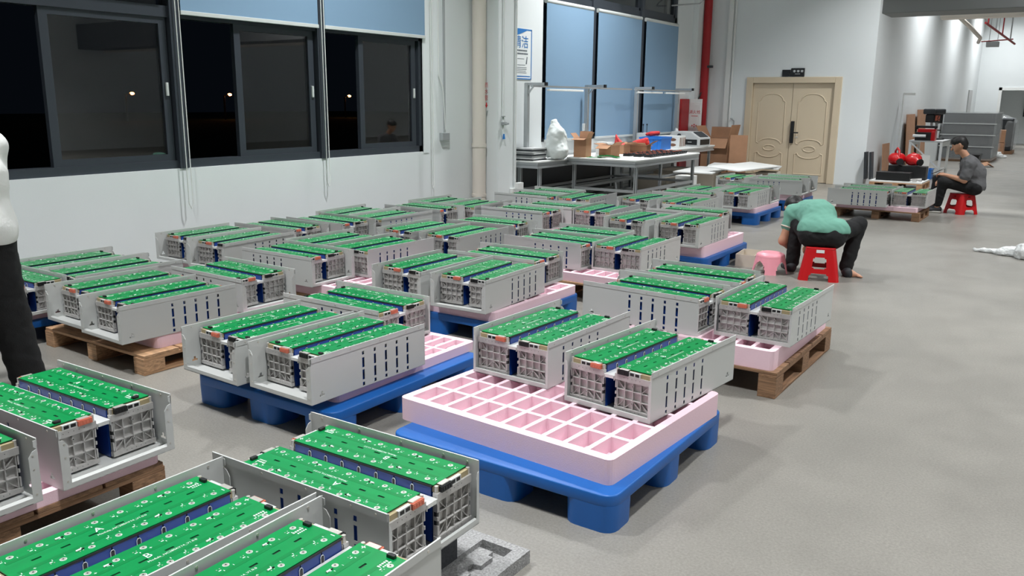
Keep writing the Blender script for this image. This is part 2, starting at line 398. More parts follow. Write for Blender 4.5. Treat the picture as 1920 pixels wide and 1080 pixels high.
p = MB(); p.prism([(-.20, 0), (-.07, 0), (-.04, .13), (-.20, .13)], -.025, 0, 0, lambda x, z, y: (x, y, z)); p.prism([(-.06, 0), (.24, 0), (.24, .16), (-.02, .16)], -.035, 0, 0, lambda x, z, y: (x, y, z))
obj('sign_plate', p.mesh('sign_plate', M_BLACK, .003), s)
p = MB()
for k in range(3):
    x = .02+k*.075
    p.box((x, -.038, .085), (x+.05, -.035, .093)); p.box((x, -.038, .10), (x+.05, -.035, .108)); p.box((x+.02, -.038, .078), (x+.03, -.035, .125)); p.box((x, -.038, .115), (x+.05, -.035, .121))
p.box((.06, -.038, .045), (.16, -.035, .052))
obj('sign_lettering', p.mesh('sign_lettering', M_PAPER), s)
# conduit with hook on the back wall left of the door
mb = MB(); mb.box((-6.50, YB-.05, .0), (-6.40, YB, HC)); mb.tube([(-6.36, YB-.03, 0), (-6.36, YB-.03, HC)], .02, 8)
single('wall_conduit', 'white vertical conduit on the back wall between red pipe and beige door', 'conduit', mb, M_WHITE)
mb = MB(); mb.tube([(-6.3, YB, 1.25), (-6.3, YB-.1, 1.25), (-6.22, YB-.12, 1.2), (-6.22, YB-.12, 1.05), (-6.32, YB-.1, 1.02)], .012, 6); mb.box((-6.36, YB-.1, .98), (-6.28, YB, 1.05))
single('wall_tap', 'small grey tap fitting on the back wall beside the white conduit', 'tap', mb, M_ALU)
# red fire pipe
t = thing('fire_pipe', 'thick red vertical fire pipe in the corner left of the beige door', 'pipe', (-6.9, 17.42, 0))
obj('pipe', MB().tube([(0,0,0), (0,0,HC)], .085, 20).mesh('pipe', M_REDP, 0, 2, 40), t)
obj('valve', MB().box((.06, -.06, 2.28), (.17, .02, 2.33)).mesh('valve', M_DARK, .006), t)
p = MB(); p.tube([(-.02, -.08, 1.78), (-.1, -.12, 1.55), (-.22, -.1, 1.45)], .012, 6); obj('hose', p.mesh('hose', M_DARK), t)
# fire cabinet
def cabinet():
    t = thing('fire_cabinet', 'red fire hose cabinet with open white door lettered in red', 'cabinet', (XW, 16.84, 0))
    mb = MB(); mb.box((.004, -.20, .05), (.05, .20, 1.64)); obj('body', mb.mesh('body', M_REDP, .008), t)
    d = MB(); d.box((.0, 0, .05), (.30, .025, 1.64)); d.box((.03, -.006, .15), (.275, 0, 1.58))
    dr = obj('door', d.mesh('door', M_WHITE, .004), t, (.02, .215, 0))
    q = MB(); T = lambda x, y, z: (.155+x, -.008, 1.2+y)
    q.text('消火栓', .085, lambda x, y, z: T(x, y+.17, z))
    for k in range(7): q.box((.085+k*.021, -.009, 1.285), (.085+k*.021+.014, -.006, 1.30))
    for x, z in ((.10, 1.08), (.145, 1.10), (.145, 1.06), (.19, 1.08)): q.box((x, -.009, z), (x+.022, -.006, z+.03))
    for k in range(4): q.box((.10+k*.03, -.009, .76), (.10+k*.03+.018, -.006, .80))
    obj('lettering', q.mesh('lettering', M_SIGNRED), dr)
    g = MB(); g.box((.255, -.04, .85), (.275, -.006, 1.0)); obj('handle', g.mesh('handle', M_ALU), dr)
cabinet()
# drain pipe with red text
t = thing('drain_pipe', 'cream vertical rainwater pipe with red lettering beside the white column', 'pipe', (-6.98, 9.50, 0))
p = MB(); p.tube([(0,0,0), (0,0,HC)], .095, 24); p.tube([(0,0,.95), (0,0,1.0)], .103, 24); p.tube([(0,0,.27), (0,0,.31)], .103, 24)
obj('pipe', p.mesh('pipe', M_CREAM, 0, 2, 40), t)
p = MB()
for k, ch in enumerate('雨水管'):
    p.text(ch, .075, lambda x, y, z, k=k: (.098, x+.035, 1.78-.085*k+y))
p.prism([(-.012, .03), (.012, .03), (.012, 0), (.03, 0), (0, -.04), (-.03, 0), (-.012, 0)], 0, .002, 0, lambda x, y, z: (.098+z, x+.035, 1.52+y))
obj('lettering', p.mesh('lettering', M_SIGNRED), t)
# conduit and socket box by the near window
t = thing('cable_conduit', 'grey vertical cable conduit ending in a socket box right of the near window', 'conduit', (XW, 8.86, 0))
obj('pipe', MB().tube([(.025, 0, 1.16), (.025, 0, HC)], .016, 10).mesh('pipe', M_ALU, 0, 2, 40), t)
obj('box', MB().box((0, -.08, 1.06), (.06, .07, 1.16)).mesh('box', M_ALU, .006), t)
p = MB(); p.tube([(.03, -.12, HC), (.03, -.12, 1.9), (.04, -.05, 1.75), (.04, .0, 1.2)], .006, 5); obj('cable', p.mesh('cable', M_CHAIN), t)
# valve on column
t = thing('air_valve', 'small air line valve with blue fitting on the white column', 'valve', (-6.75, 9.74, 0))
p = MB(); p.tube([(.012, 0, 1.12), (.012, 0, HC)], .007, 6); obj('line', p.mesh('line', M_CHAIN), t)
p = MB(); p.box((0, -.04, 1.25), (.05, .03, 1.29)); p.tube([(.03, 0, 1.27), (.1, 0, 1.27)], .012, 8); p.box((0, -.04, 1.36), (.03, .02, 1.375)); obj('tap', p.mesh('tap', M_ALU), t)
p = MB(); p.tube([(.02, 0, 1.06), (.02, 0, 1.13)], [.02, .01], 8); obj('fitting', p.mesh('fitting', M_SIGNBLUE), t)
single('corner_bracket', 'small white anchor bracket at the foot of the white column', 'bracket', MB().box((0, -.1, 0), (.05, .08, .36)).box((.05, -.04, .3), (.12, .08, .44)), M_WHITE, (-6.75, 10.02, 0), bevel=.004)
single('column_cable', 'thin white cable running up the edge of the white column', 'cable', MB().tube([(0,0,.3), (0,0,HC)], .01, 6), M_WHITE, (-6.735, 10.04, 0))
# poster
def poster():
    t = thing('wall_poster', 'blue and white safety poster on the wall behind the white column', 'poster', (XW+.002, 10.70, 1.89))
    Wd, Hh = .56, .72
    obj('sheet', MB().box((0, -Wd/2, 0), (.006, Wd/2, Hh)).mesh('sheet', M_PAPER), t)
    p = MB(); x0, x1 = .006, .008
    for a, b in (((-Wd/2, 0), (-Wd/2+.02, Hh)), ((Wd/2-.02, 0), (Wd/2, Hh)), ((-Wd/2, Hh-.02), (Wd/2, Hh)), ((-Wd/2, 0), (Wd/2, .015)), ((-Wd/2+.04, .035), (Wd/2-.04, .05))):
        p.box((x0, a[0], a[1]), (x1, b[0], b[1]))
    p.prism([(-Wd/2, Hh)] + [(-Wd/2+(Wd*.75)*i/10, Hh-.02-.09*math.cos(i/10*PI/2)) for i in range(11)] + [(Wd*.25, Hh)], x0, x1+.001, 0, lambda y, z, x: (x, y, z))
    obj('blue_border', p.mesh('blue_border', M_SIGNBLUE), t)
    q = MB(); q.text('清洁', .19, lambda x, y, z: (.009, x-.0, .52+y)); obj('title', q.mesh('title', M_SIGNBLUE), t)
    q = MB()
    for z, wd in ((.40, .34), (.355, .36), (.29, .2), (.2, .26), (.165, .3), (.14, .3), (.115, .28), (.09, .3)):
        n = int(wd/.03)
        for k in range(n): q.box((.006, -wd/2+k*.03, z), (.008, -wd/2+k*.03+.022, z+(.022 if z > .34 else .008)))
    q.prism([(.12, .22), (.15, .22), (.165, .32), (.15, .33)], .006, .008, 0, lambda y, z, x: (x, y, z))
    obj('lettering', q.mesh('lettering', M_TEXTGREY), t)
poster()
# duct and beam top right
struct('trim_6', MB().box((-2.82, 14.0, 2.90), (XR, 14.7, 3.6)), M_DUCT, .01)
single('cable_tray', 'long white beam hung below the dark grey duct at top right', 'beam', MB().box((0, 0, 0), (XR+2.1, .3, .08)).box((0, 0, .06), (XR+2.1, .06, .14)), M_CREAM, (-2.13, 14.75, 2.86))
mb = MB(); mb.tube([(-2.1, 15.0, 2.86), (-2.05, 15.3, 2.72), (-2.0, 15.9, 2.68), (-1.97, 17, 2.62), (-2.02, 19.2, 2.57), (-2.12, 19.9, 2.53)], .035, 8)
#HOSE
single('flexible_hose', 'sagging cream corrugated hose below the white beam', 'hose', mb, M_CREAM, (0,0,.28))
t = thing('sprinkler_pipe', 'thin red sprinkler pipework with hangers at top right', 'pipe', (0,0,0))
p = MB(); p.tube([(-2.08, 20, 2.83), (-1.52, 20, 2.86)], .013, 8); p.tube([(-1.86, 18.2, 3.05), (-1.5, 20.2, 2.78)], .02, 8); obj('pipe', p.mesh('pipe', M_REDP, 0, 2, 40), t)
for k, (x, y) in enumerate(((-1.83, 18.35), (-1.74, 18.85), (-1.66, 19.3), (-1.56, 19.85))):
    p = MB(); p.bar((x, y, 3.03-k*.07), (x, y, HC), .05, .02); obj('hanger', p.mesh('hanger', M_REDP if k % 2 == 0 else M_ALU), t)
p = MB(); p.box((-1.98, 19.9, 2.72), (-1.76, 20.1, 2.82)); obj('junction', p.mesh('junction', M_ALU), t)
for x in (-1.94, -1.79):
    p = MB(); p.tube([(x, 20, 2.82), (x, 20, HC)], .006, 5); obj('hanger', p.mesh('hanger', M_ALU), t)

# ------------------------------------------------------------------ ceiling lamps (the room's light)
def bay_lamp(x, y, label, pw=1.0, z=5.6):
    t = thing('high_bay_lamp', label, 'lamp', (x, y, z), 0, 'high bay lamps under the ceiling')
    obj('housing', MB().lathe([(.06,.32), (.12,.25), (.16,.12), (.24,.02), (.24,0)][::-1], 28).mesh('housing', M_DARK, 0, 2, 40), t)
    obj('diffuser', MB().lathe([(.22,-.012), (.22,0)], 28).mesh('diffuser', M_LAMP), t)
    obj('cord', MB().tube([(0,0,.3), (0,0,1.0)], .012, 6).mesh('cord', M_DARK), t)
    ld = bpy.data.lights.new('lamp_light', 'AREA'); ld.shape = 'DISK'; ld.size = .44; ld.spread = R(118); ld.energy = LAMP_W*pw; ld.color = (.975, .99, 1.0)
    lo = bpy.data.objects.new('lamp_light', ld); COL.objects.link(lo); lo.location = (0, 0, -.02); lo.parent = t
for x, y in ((-5.0, 6.4), (-5.6, 12.2), (.9, 7.0), (.9, 13.0), (5.6, 4.2), (5.6, 10.0), (-2.0, 15.6), (8.6, 1.5), (8.6, 7.5)): bay_lamp(x, y, 'round high bay lamp added under the ceiling to brighten the near pallets')  # last two added by the right wall to brighten the sash reflections
for x, y in ((-4.4, 1.2), (-.7, 1.6)): bay_lamp(x, y, 'round high bay lamp added under the ceiling to brighten the near pallets', .8)  # out-of-view lamps added to lift the dark foreground
for x, y in ((-2.55, 22.2), (-2.55, 27.8), (-2.55, 33.0), (3.4, 25.0), (3.4, 32.0)): bay_lamp(x, y, 'round high bay lamp under the ceiling of the far aisle', .68)
bay_lamp(-1.6, 38.2, 'unseen round lamp added to brighten the passage behind the far doorway', .25, 2.5)  # added fill lamp, so the passage does not render black
# street lamps outside
def street_lamp(y, z, label):
    t = thing('street_lamp', label, 'street lamp', (-60, y, -.3))
    obj('pole', MB().tube([(0,0,0), (0,0,z+.2), (.1,.5,z+.3)], .08, 8).mesh('pole', M_DARK), t)
    obj('lamp_head', MB().lathe([(.05,-.1), (.16,-.05), (.16,.05), (.05,.1)], 14, (.1, .5, z+.3)).mesh('lamp_head', M_STREET, 0, 2, 40), t)
for px, lab in ((37.1, 'orange street lamp seen through the left opening of the near window'), (45.9, 'orange street lamp seen through the middle opening of the near window'), (59.8, 'orange street lamp seen through the right opening of the near window')):
    street_lamp(px, 1.75, lab)
#@@PART2
# ------------------------------------------------------------------ battery chassis: two modules in a slotted steel tray
CW, CL, CH = .45, .788, .228
def side_mesh(sgn):
    """panel at x = 0, its inside towards +x (sgn = 1); mirrored for the other side"""
    cols = [CL*f for f in (.425, .527, .626, .727, .829)]; sl = [(.008,.026), (.038,.090), (.101,.152), (.165,.184)]
    us = [0, CL, .05, .082, .060, .072]; vs = [0, CH, .030, .040, .054]
    for c in cols: us += [c-.0076, c+.0076]
    for a, b in sl: vs += [a, b]
    def hole(y, z):
        for c in cols:
            if abs(y-c) < .0076:
                for a, b in sl:
                    if a < z < b: return True
        return (.05 < y < .082 and .030 < z < .040) or (.060 < y < .072 and .040 < z < .054)
    X = lambda x: x*sgn
    mb = MB(); mb.plate(us, vs, hole, 0, .0025, lambda u, v, w_: (X(w_), u, v))
    mb.box((min(X(-.003), X(.0)), .004, .203), (max(X(-.003), X(.0)), CL-.004, CH))                 # stepped upper band
    for y0, y1, wd in ((0, .0025, .032), (CL-.0025, CL, .013)):
        mb.prism([(0.0025, .021), (wd, .021), (wd, .165), (wd*.55, .185), (0.0025, .19)], y0, y1, 0, lambda x, z, y: (X(x), y, z))
    mb.prism([(0, .19), (.0, .222), (.012, .222), (.012, .20)], .0, .0025, 0, lambda x, z, y: (X(x), y, z))
    s2 = mb
    for y in (.06, .25, .45, .64, .74):
        s2.tube([(X(-.0045), y, .214), (X(.0045), y, .214)], .0042, 8, 1)
    for z in (.03, .12, .17): s2.tube([(X(.018), -.0015, z), (X(.018), .0015, z)], .0035, 8, 1)
    return mb.mesh('side_panel', [M_STEEL, M_BUS])
SIDE_L, SIDE_R = side_mesh(1), side_mesh(-1)
mb = MB(); mb.box((0, 0, 0), (CW, CL, .0025))
for y0, y1 in ((0, .0025), (CL-.0025, CL)): mb.box((.0025, y0, 0), (CW-.0025, y1, .021))
mb.box((.0025, .0025, .0185), (CW-.0025, .026, .021)); mb.box((.0025, CL-.012, .0185), (CW-.0025, CL-.0025, .021))
BASE = mb.mesh('base_panel', M_STEEL)
mb = MB(); mb.box((.198, .094, .163), (.252, .7685, .1665)); mb.box((.198, .094, .145), (.2005, .7685, .163)); mb.box((.2495, .094, .145), (.252, .7685, .163)); mb.box((.203, .094, .152), (.247, .0965, .163)); mb.box((.203, .766, .152), (.247, .7685, .163))
STRIP = mb.mesh('centre_strip', M_STEEL2)
MW, MY0, MY1, NC, PITCHC = .182, .098, .764, 8, .0775
CY0 = (MY0+MY1)/2 - NC*PITCHC/2
def cell_block(): 
    mb = MB()
    for k in range(NC):
        y = CY0+k*PITCHC
        mb.box((.001, y+.0022, .006), (MW-.001, y+PITCHC-.0022, .196), 0)
        if k: mb.box((.003, y-.0022, .006), (MW-.003, y+.0022, .194), 1)
    mb.box((.0, CY0-.002, .1965), (MW, CY0+NC*PITCHC+.002, .2025), 1)
    for k in range(1, NC):
        y = CY0+k*PITCHC
        for x in (-.001, MW+.001):
            mb.tube([(x, y-.006, .168), (x, y-.006, .183), (x, y-.003, .188), (x, y+.003, .188), (x, y+.006, .183), (x, y+.006, .168)], .0013, 5, 2)
            mb.box((x-.0015, y-.0048, .166), (x+.0015, y+.0048, .185), 1)
    return mb.mesh('battery_module', [M_CELL, M_BLACK, M_BLINDBAR])
CELLS = cell_block()
def end_plate(sgn):
    """ribbed casting, outer face towards -y (sgn = -1) or +y"""
    y0 = MY0 if sgn < 0 else MY1; Y = lambda d: y0 - sgn*d      # d = depth behind the outer face
    mb = MB()
    def bx(x0, x1, z0, z1, d0, d1, m=0):
        a, b = sorted((Y(d0), Y(d1))); mb.box((x0, a, z0), (x1, b, z1), m)
    bx(.004, MW-.004, .012, .178, .014, .020)
    bx(.0, MW, .153, .180, -.003, .016); bx(.0, MW, .012, .030, -.002, .016)
    for x in (.012, .0505, .091, .1315, .170): bx(x-.0018, x+.0018, .03, .153, .001, .015)
    for z in (.071, .112): bx(.010, .172, z-.0015, z+.0015, .001, .015)
    for x in (.002, MW-.008):
        for z0, z1 in ((.034, .068), (.085, .098), (.115, .15)): bx(x, x+.006, z0, z1, .0, .015, 0)
        bx(x+.0005, x+.0055, .069, .084, .006, .015, 1); bx(x+.0005, x+.0055, .099, .114, .006, .015, 1)
    for p0, p1 in (((.012, .03), (.0505, .071)), ((.170, .03), (.1315, .071)), ((.012, .153), (.0505, .112)), ((.170, .153), (.1315, .112)), ((.0505, .03), (.091, .071)), ((.1315, .03), (.091, .071))):
        mb.bar((p0[0], Y(.009), p0[1]), (p1[0], Y(.009), p1[1]), .011, .0026, 0, (0, 0, 1) if abs(p0[0]-p1[0]) > .001 else (1, 0, 0))
    for z in (.059, .137): mb.tube([(.091, Y(-.001), z), (.091, Y(.014), z)], .005, 10, 0); mb.tube([(.091, Y(-.0016), z), (.091, Y(-.001), z)], .0024, 8, 1)
    for x in (.055, .075, .095, .115, .135):
        mb.tube([(x, Y(-.0034), .169), (x, Y(-.003), .169)], .0016, 6, 1); mb.tube([(x, Y(-.0024), .022), (x, Y(-.002), .022)], .0016, 6, 1)
    return mb.mesh('end_plate', [M_CAST, M_BLACK], 0)
PLATE_R, PLATE_F = end_plate(-1), end_plate(1)
def terminals(sgn, inner, kind):
    """laminate shelf, bracket and covered terminal at one end; inner = -1/1: side of the chassis centre"""
    y0 = MY0 if sgn < 0 else MY1; Y = lambda d: y0 - sgn*d; XX = lambda x: x if inner > 0 else MW-x
    def bx(mb, x0, x1, z0, z1, d0, d1, m=0):
        a, b = sorted((Y(d0), Y(d1))); c, d = sorted((XX(x0), XX(x1))); mb.box((c, a, z0), (d, b, z1), m)
    sh = MB(); bx(sh, .006, .176, .180, .199, .004, .024)
    br = MB(); bx(br, .055, .112, .180, .1995, -.001, .012, 0); bx(br, .061, .080, .184, .196, -.0018, -.001, 1); bx(br, .087, .106, .184, .196, -.0018, -.001, 1)
    bus = MB(); bx(bus, .116, .160, .2015, .2045, -.0, .03); bx(bus, .116, .160, .19, .2045, -.003, .0)
    cv = MB(); bx(cv, .112, .166, .181, .2005, -.009, .006); bx(cv, .116, .162, .2005, .2025, -.006, .003)
    for k in range(4): bx(cv, .1165+k*.0125, .1235+k*.0125, .185, .196, -.0102, -.009)
    for x in (.006, .174): sh.tube([(XX(x), Y(.008), .180), (XX(x), Y(.008), .203)], .0062, 10, 1)
    return (sh.mesh('insulator', [M_TAN, M_BUS]), br.mesh('bracket', [M_STEEL, M_BLACK], .0), bus.mesh('busbar', M_BUS, .0006),
            cv.mesh('terminal_cover', M_ORANGE if kind == '+' else M_BLACK))
def board(letter, inner):
    mb = MB(); x0, x1, y0, y1, z0, z1 = .004, MW-.004, CY0-.006, CY0+NC*PITCHC+.006, .203, .2055
    ovs = [CY0+k*PITCHC for k in range(1, NC)] + [CY0+.010]
    us = [x0, x1]; vs = [y0, y1]; xm = MW/2
    for o in ovs: vs += [o-.013, o+.013]; 
    us += [xm-.004, xm+.004]
    hole = lambda x, y: abs(x-xm) < .004 and any(abs(y-o) < .013 for o in ovs[:-1])
    mb.plate(us, vs, hole, z0, z1, lambda u, v, w_: (u, v, w_), 0)
    e = .0003
    for x in (xm-.035, xm+.035):                                                                 # copper traces under the mask
        mb.box((x-.007, y0+.02, z1), (x+.007, y1-.02, z1+e), 1)
    q = lambda x, y, a, b, m=2: mb.box((x-a/2, y-b/2, z1), (x+a/2, y+b/2, z1+2*e), m)
    for k in range(NC):
        y = CY0+(k+.5)*PITCHC
        for j, x in enumerate((.030, MW-.030)):
            mb.lathe([(.0090, 0), (.0090, e*2)], 18, (x, y, z1), 2); mb.lathe([(.0078, 0), (.0078, .0012)], 18, (x, y, z1), 3); mb.lathe([(.0026, 0), (.0026, .0015)], 10, (x, y, z1), 4)
            sx = 1 if j == 0 else -1
            q(x+sx*.016, y-.012, .007, .0014)
            if (k+j) % 2: q(x+sx*.016, y-.012, .0014, .007)
            for dy in (.022, .031): mb.lathe([(.0019, 0), (.0019, e*3)], 8, (x+sx*.002, y+dy, z1), 3)
            q(x+sx*.010, y+.027, .003, .008); q(x+sx*.018, y+.020, .006, .002)
    for k, j in ((2, 0), (5, 0), (1, 1), (5, 1)):                                                   # white fuses with black lead
        y = CY0+(k+1)*PITCHC-.006; x = .038 if j == 0 else MW-.038
        mb.tube([(x, y-.007, z1+.0025), (x, y+.007, z1+.0025)], .0028, 8, 2); mb.tube([(x, y-.016, z1+.002), (x, y-.009, z1+.002)], .002, 6, 4)
    T0 = lambda cy, cxx: (lambda x, y, z: (cxx+y, cy-x, z1+2*e))
    ym = (y0+y1)/2
    mb.text(letter, .036, T0(ym+.055, xm+.014), 2)
    mb.text('Module_NC280AY14_V1.0.0', .0125, T0(ym, xm-.016), 2)
    xo = .128 if inner < 0 else .054
    for k in range(5): q(xo, y0+.032+k*.008, .007, .005); q(xo-.012, y0+.030+k*.007, .005, .004)
    s = 1 if inner > 0 else -1; xi = MW/2 + s*.062
    q(xi, y0+.012, .015, .003); 
    if letter == 'B': q(xi, y0+.012, .003, .015)
    me = mb.mesh('circuit_board', [M_PCB, M_PCB2, M_SILK, M_PAD, M_BLACK])
    cn = MB(); cn.box((xo-.013, y0+.006, z1), (xo+.013, y0+.018, z1+.010)); cn.box((xo-.010, y0+.003, z1+.003), (xo+.010, y0+.006, z1+.009))
    return me, cn.mesh('connector', M_BLACK, .0006, 1)
PARTS = {}
for letter, inner in (('A', -1), ('B', 1)):
    b_, c_ = board(letter, inner)
    rk, fk = ('+', '-') if letter == 'B' else ('-', '+')
    PARTS[letter] = [('circuit_board', b_), ('connector', c_), ('end_plate', PLATE_R), ('end_plate', PLATE_F)] + \
        list(zip(('insulator', 'bracket', 'busbar', 'terminal_cover'), terminals(-1, inner, rk))) + \
        list(zip(('insulator', 'bracket', 'busbar', 'terminal_cover'), terminals(1, inner, fk)))
def chassis(label, x, y, z, ang, end):
    if end == 'F':                                                        # flush end towards the camera: turned half a turn
        c, s = math.cos(ang), math.sin(ang); x, y = x + CW*c - CL*s, y + CW*s + CL*c; ang += PI
    t = thing('battery_chassis', label, 'battery pack', (x, y, z), ang, 'grey battery chassis on the pallets')
    obj('side_panel', SIDE_L, t); obj('side_panel', SIDE_R, t, (CW, 0, 0))
    obj('base_panel', BASE, t); obj('centre_strip', STRIP, t)
    for letter, xo in (('B', .0145), ('A', CW-.0145-MW)):
        m = obj('battery_module', CELLS, t, (xo, 0, .0))
        for n, me in PARTS[letter]: obj(n, me, m)
    return t

CH_T = [  # pallet key, end seen, x, y, base height, angle, label
('R',-6.652,4.276,0.205,0.8,'grey left lengthwise battery chassis by the wall under the near window middle'),
('R',-6.152,4.239,0.205,3.8,'grey right lengthwise battery chassis by the wall under the near window middle'),
('R',-5.855,5.137,0.205,92.1,'grey crosswise battery chassis by the wall under the near window middle'),
('R',-5.714,5.608,0.215,89.2,'grey crosswise battery chassis by the wall under the near window right end'),
('F',-6.586,6.087,0.215,3.8,'grey left lengthwise battery chassis by the wall under the near window right end'),
('F',-6.129,6.106,0.215,0.3,'grey right lengthwise battery chassis by the wall under the near window right end'),
('R',-5.647,6.976,0.215,90.1,'grey crosswise battery chassis in front of the cream drain pipe'),
('F',-6.489,7.437,0.215,-0.7,'grey left lengthwise battery chassis in front of the cream drain pipe'),
('F',-5.994,7.445,0.215,2.1,'grey right lengthwise battery chassis in front of the cream drain pipe'),
('F',-5.502,4.735,0.205,-1.0,'grey left lengthwise battery chassis on the tray just behind the far left wooden pallet'),
('F',-5.042,4.787,0.205,-1.7,'grey right lengthwise battery chassis on the tray just behind the far left wooden pallet'),
('R',-4.687,4.271,0.205,90.4,'grey crosswise battery chassis on the tray just behind the far left wooden pallet'),
('R',-4.507,3.494,0.195,89.0,'grey crosswise battery chassis on the far left wooden pallet'),
('F',-6.335,2.894,0.205,-1.0,'grey left lengthwise battery chassis behind the standing person, by the wall'),
('F',-5.872,2.901,0.205,-1.9,'grey right lengthwise battery chassis behind the standing person, by the wall'),
('F',-5.505,2.425,0.205,91.0,'grey crosswise battery chassis behind the standing person, by the wall'),
('R',-5.382,2.660,0.195,-1.5,'grey left lengthwise battery chassis on the far left wooden pallet'),
('R',-4.912,2.617,0.195,-1.8,'grey right lengthwise battery chassis on the far left wooden pallet'),
('F',-1.835,3.158,0.260,-6.0,'grey right battery chassis on the blue pallet with the large half empty pink tray'),
('F',-2.421,3.249,0.260,-2.4,'grey left battery chassis on the blue pallet with the large half empty pink tray'),
('R',-3.271,2.547,0.205,-1.5,'grey right lengthwise battery chassis on the blue pallet left of the half empty tray'),
('R',-3.771,2.526,0.205,-2.0,'grey left lengthwise battery chassis on the blue pallet left of the half empty tray'),
('F',-3.176,3.371,0.205,89.9,'grey crosswise battery chassis on the blue pallet left of the half empty tray'),
('R',-4.099,4.293,0.220,0.4,'grey left lengthwise battery chassis on the blue pallet at the photo centre'),
('R',-3.580,4.313,0.220,2.6,'grey right lengthwise battery chassis on the blue pallet at the photo centre'),
('F',-3.262,5.124,0.220,92.0,'grey crosswise battery chassis on the blue pallet at the photo centre'),
('R',-5.405,5.738,0.195,-1.4,'grey left lengthwise battery chassis on the pallet just behind the centre blue pallet'),
('R',-4.895,5.746,0.195,1.0,'grey right lengthwise battery chassis on the pallet just behind the centre blue pallet'),
('R',-4.450,6.615,0.195,92.1,'grey crosswise battery chassis on the pallet just behind the centre blue pallet'),
('F',-3.348,5.966,0.220,88.0,'grey front crosswise battery chassis on the pink tray behind the right middle wooden pallet'),
('F',-3.317,6.455,0.220,90.4,'grey rear crosswise battery chassis on the pink tray behind the right middle wooden pallet'),
('F',-3.310,6.093,0.220,-0.1,'grey lengthwise battery chassis on the pink tray behind the right middle wooden pallet'),
('R',-3.843,7.291,0.260,-2.6,'grey left lengthwise battery chassis on the blue pallet left of the crouching worker'),
('R',-3.333,7.362,0.260,0.3,'grey right lengthwise battery chassis on the blue pallet left of the crouching worker'),
('F',-3.029,8.218,0.260,91.5,'grey crosswise battery chassis on the blue pallet left of the crouching worker'),
('F',-4.678,7.495,0.220,91.2,'grey front crosswise battery chassis on the pallet in front of the white column foot'),
('F',-4.604,7.985,0.220,91.0,'grey rear crosswise battery chassis on the pallet in front of the white column foot'),
('F',-4.589,7.984,0.220,2.0,'grey lengthwise battery chassis on the pallet in front of the white column foot'),
('R',-4.589,9.027,0.250,-5.8,'grey left lengthwise battery chassis on the pallet in front of the workbench legs'),
('R',-4.052,8.985,0.250,-0.2,'grey right lengthwise battery chassis on the pallet in front of the workbench legs'),
('R',-3.767,9.921,0.250,89.2,'grey crosswise battery chassis on the pallet in front of the workbench legs'),
('F',-5.321,8.625,0.235,88.8,'grey front crosswise battery chassis at the left end of the workbench'),
('F',-5.331,9.127,0.235,89.1,'grey rear crosswise battery chassis at the left end of the workbench'),
('F',-5.273,8.761,0.235,3.1,'grey lengthwise battery chassis at the left end of the workbench'),
('R',-4.560,10.762,0.215,-1.0,"grey left lengthwise battery chassis on the blue pallet beyond the crouching worker's head"),
('R',-4.023,10.844,0.215,-0.3,"grey right lengthwise battery chassis on the blue pallet beyond the crouching worker's head"),
('R',-3.553,11.649,0.215,91.0,"grey crosswise battery chassis on the blue pallet beyond the crouching worker's head"),
('R',-4.713,12.604,0.245,-1.6,'grey lengthwise battery chassis on the farthest blue pallet in front of the beige door'),
('R',-3.425,12.699,0.245,91.5,'grey front crosswise battery chassis on the farthest blue pallet in front of the beige door'),
('R',-3.442,13.218,0.245,91.0,'grey rear crosswise battery chassis on the farthest blue pallet in front of the beige door'),
('F',-2.216,12.522,0.185,91.4,'grey front crosswise battery chassis on the wooden pallet beside the seated man with phone'),
('F',-2.203,12.980,0.185,90.8,'grey rear crosswise battery chassis on the wooden pallet beside the seated man with phone'),
('F',-2.197,12.747,0.185,-0.4,'grey lengthwise battery chassis on the wooden pallet beside the seated man with phone'),
('F',-1.686,4.628,0.260,-2.0,'grey lengthwise battery chassis on the right middle wooden pallet'),
('F',-1.745,4.515,0.260,86.8,'grey front crosswise battery chassis on the right middle wooden pallet'),
('F',-1.706,5.085,0.260,91.3,'grey rear crosswise battery chassis on the right middle wooden pallet'),
('F',-1.533,1.648,0.200,90.9,'grey crosswise battery chassis at the bottom edge of the photo'),
('R',-2.833,1.387,0.235,91.5,'grey rear battery chassis on the wooden pallet at the lower left edge'),
('R',-2.817,0.861,0.235,91.0,'grey front cropped battery chassis on the wooden pallet at the lower left edge'),
('F',-2.263,0.842,0.200,-0.4,'grey left lengthwise battery chassis at the bottom edge of the photo'),
('F',-1.757,0.834,0.200,1.6,'grey right lengthwise battery chassis at the bottom edge of the photo'),
]
for e, x, y, z, a, lab in CH_T: chassis(lab, x, y, z, R(a), e)

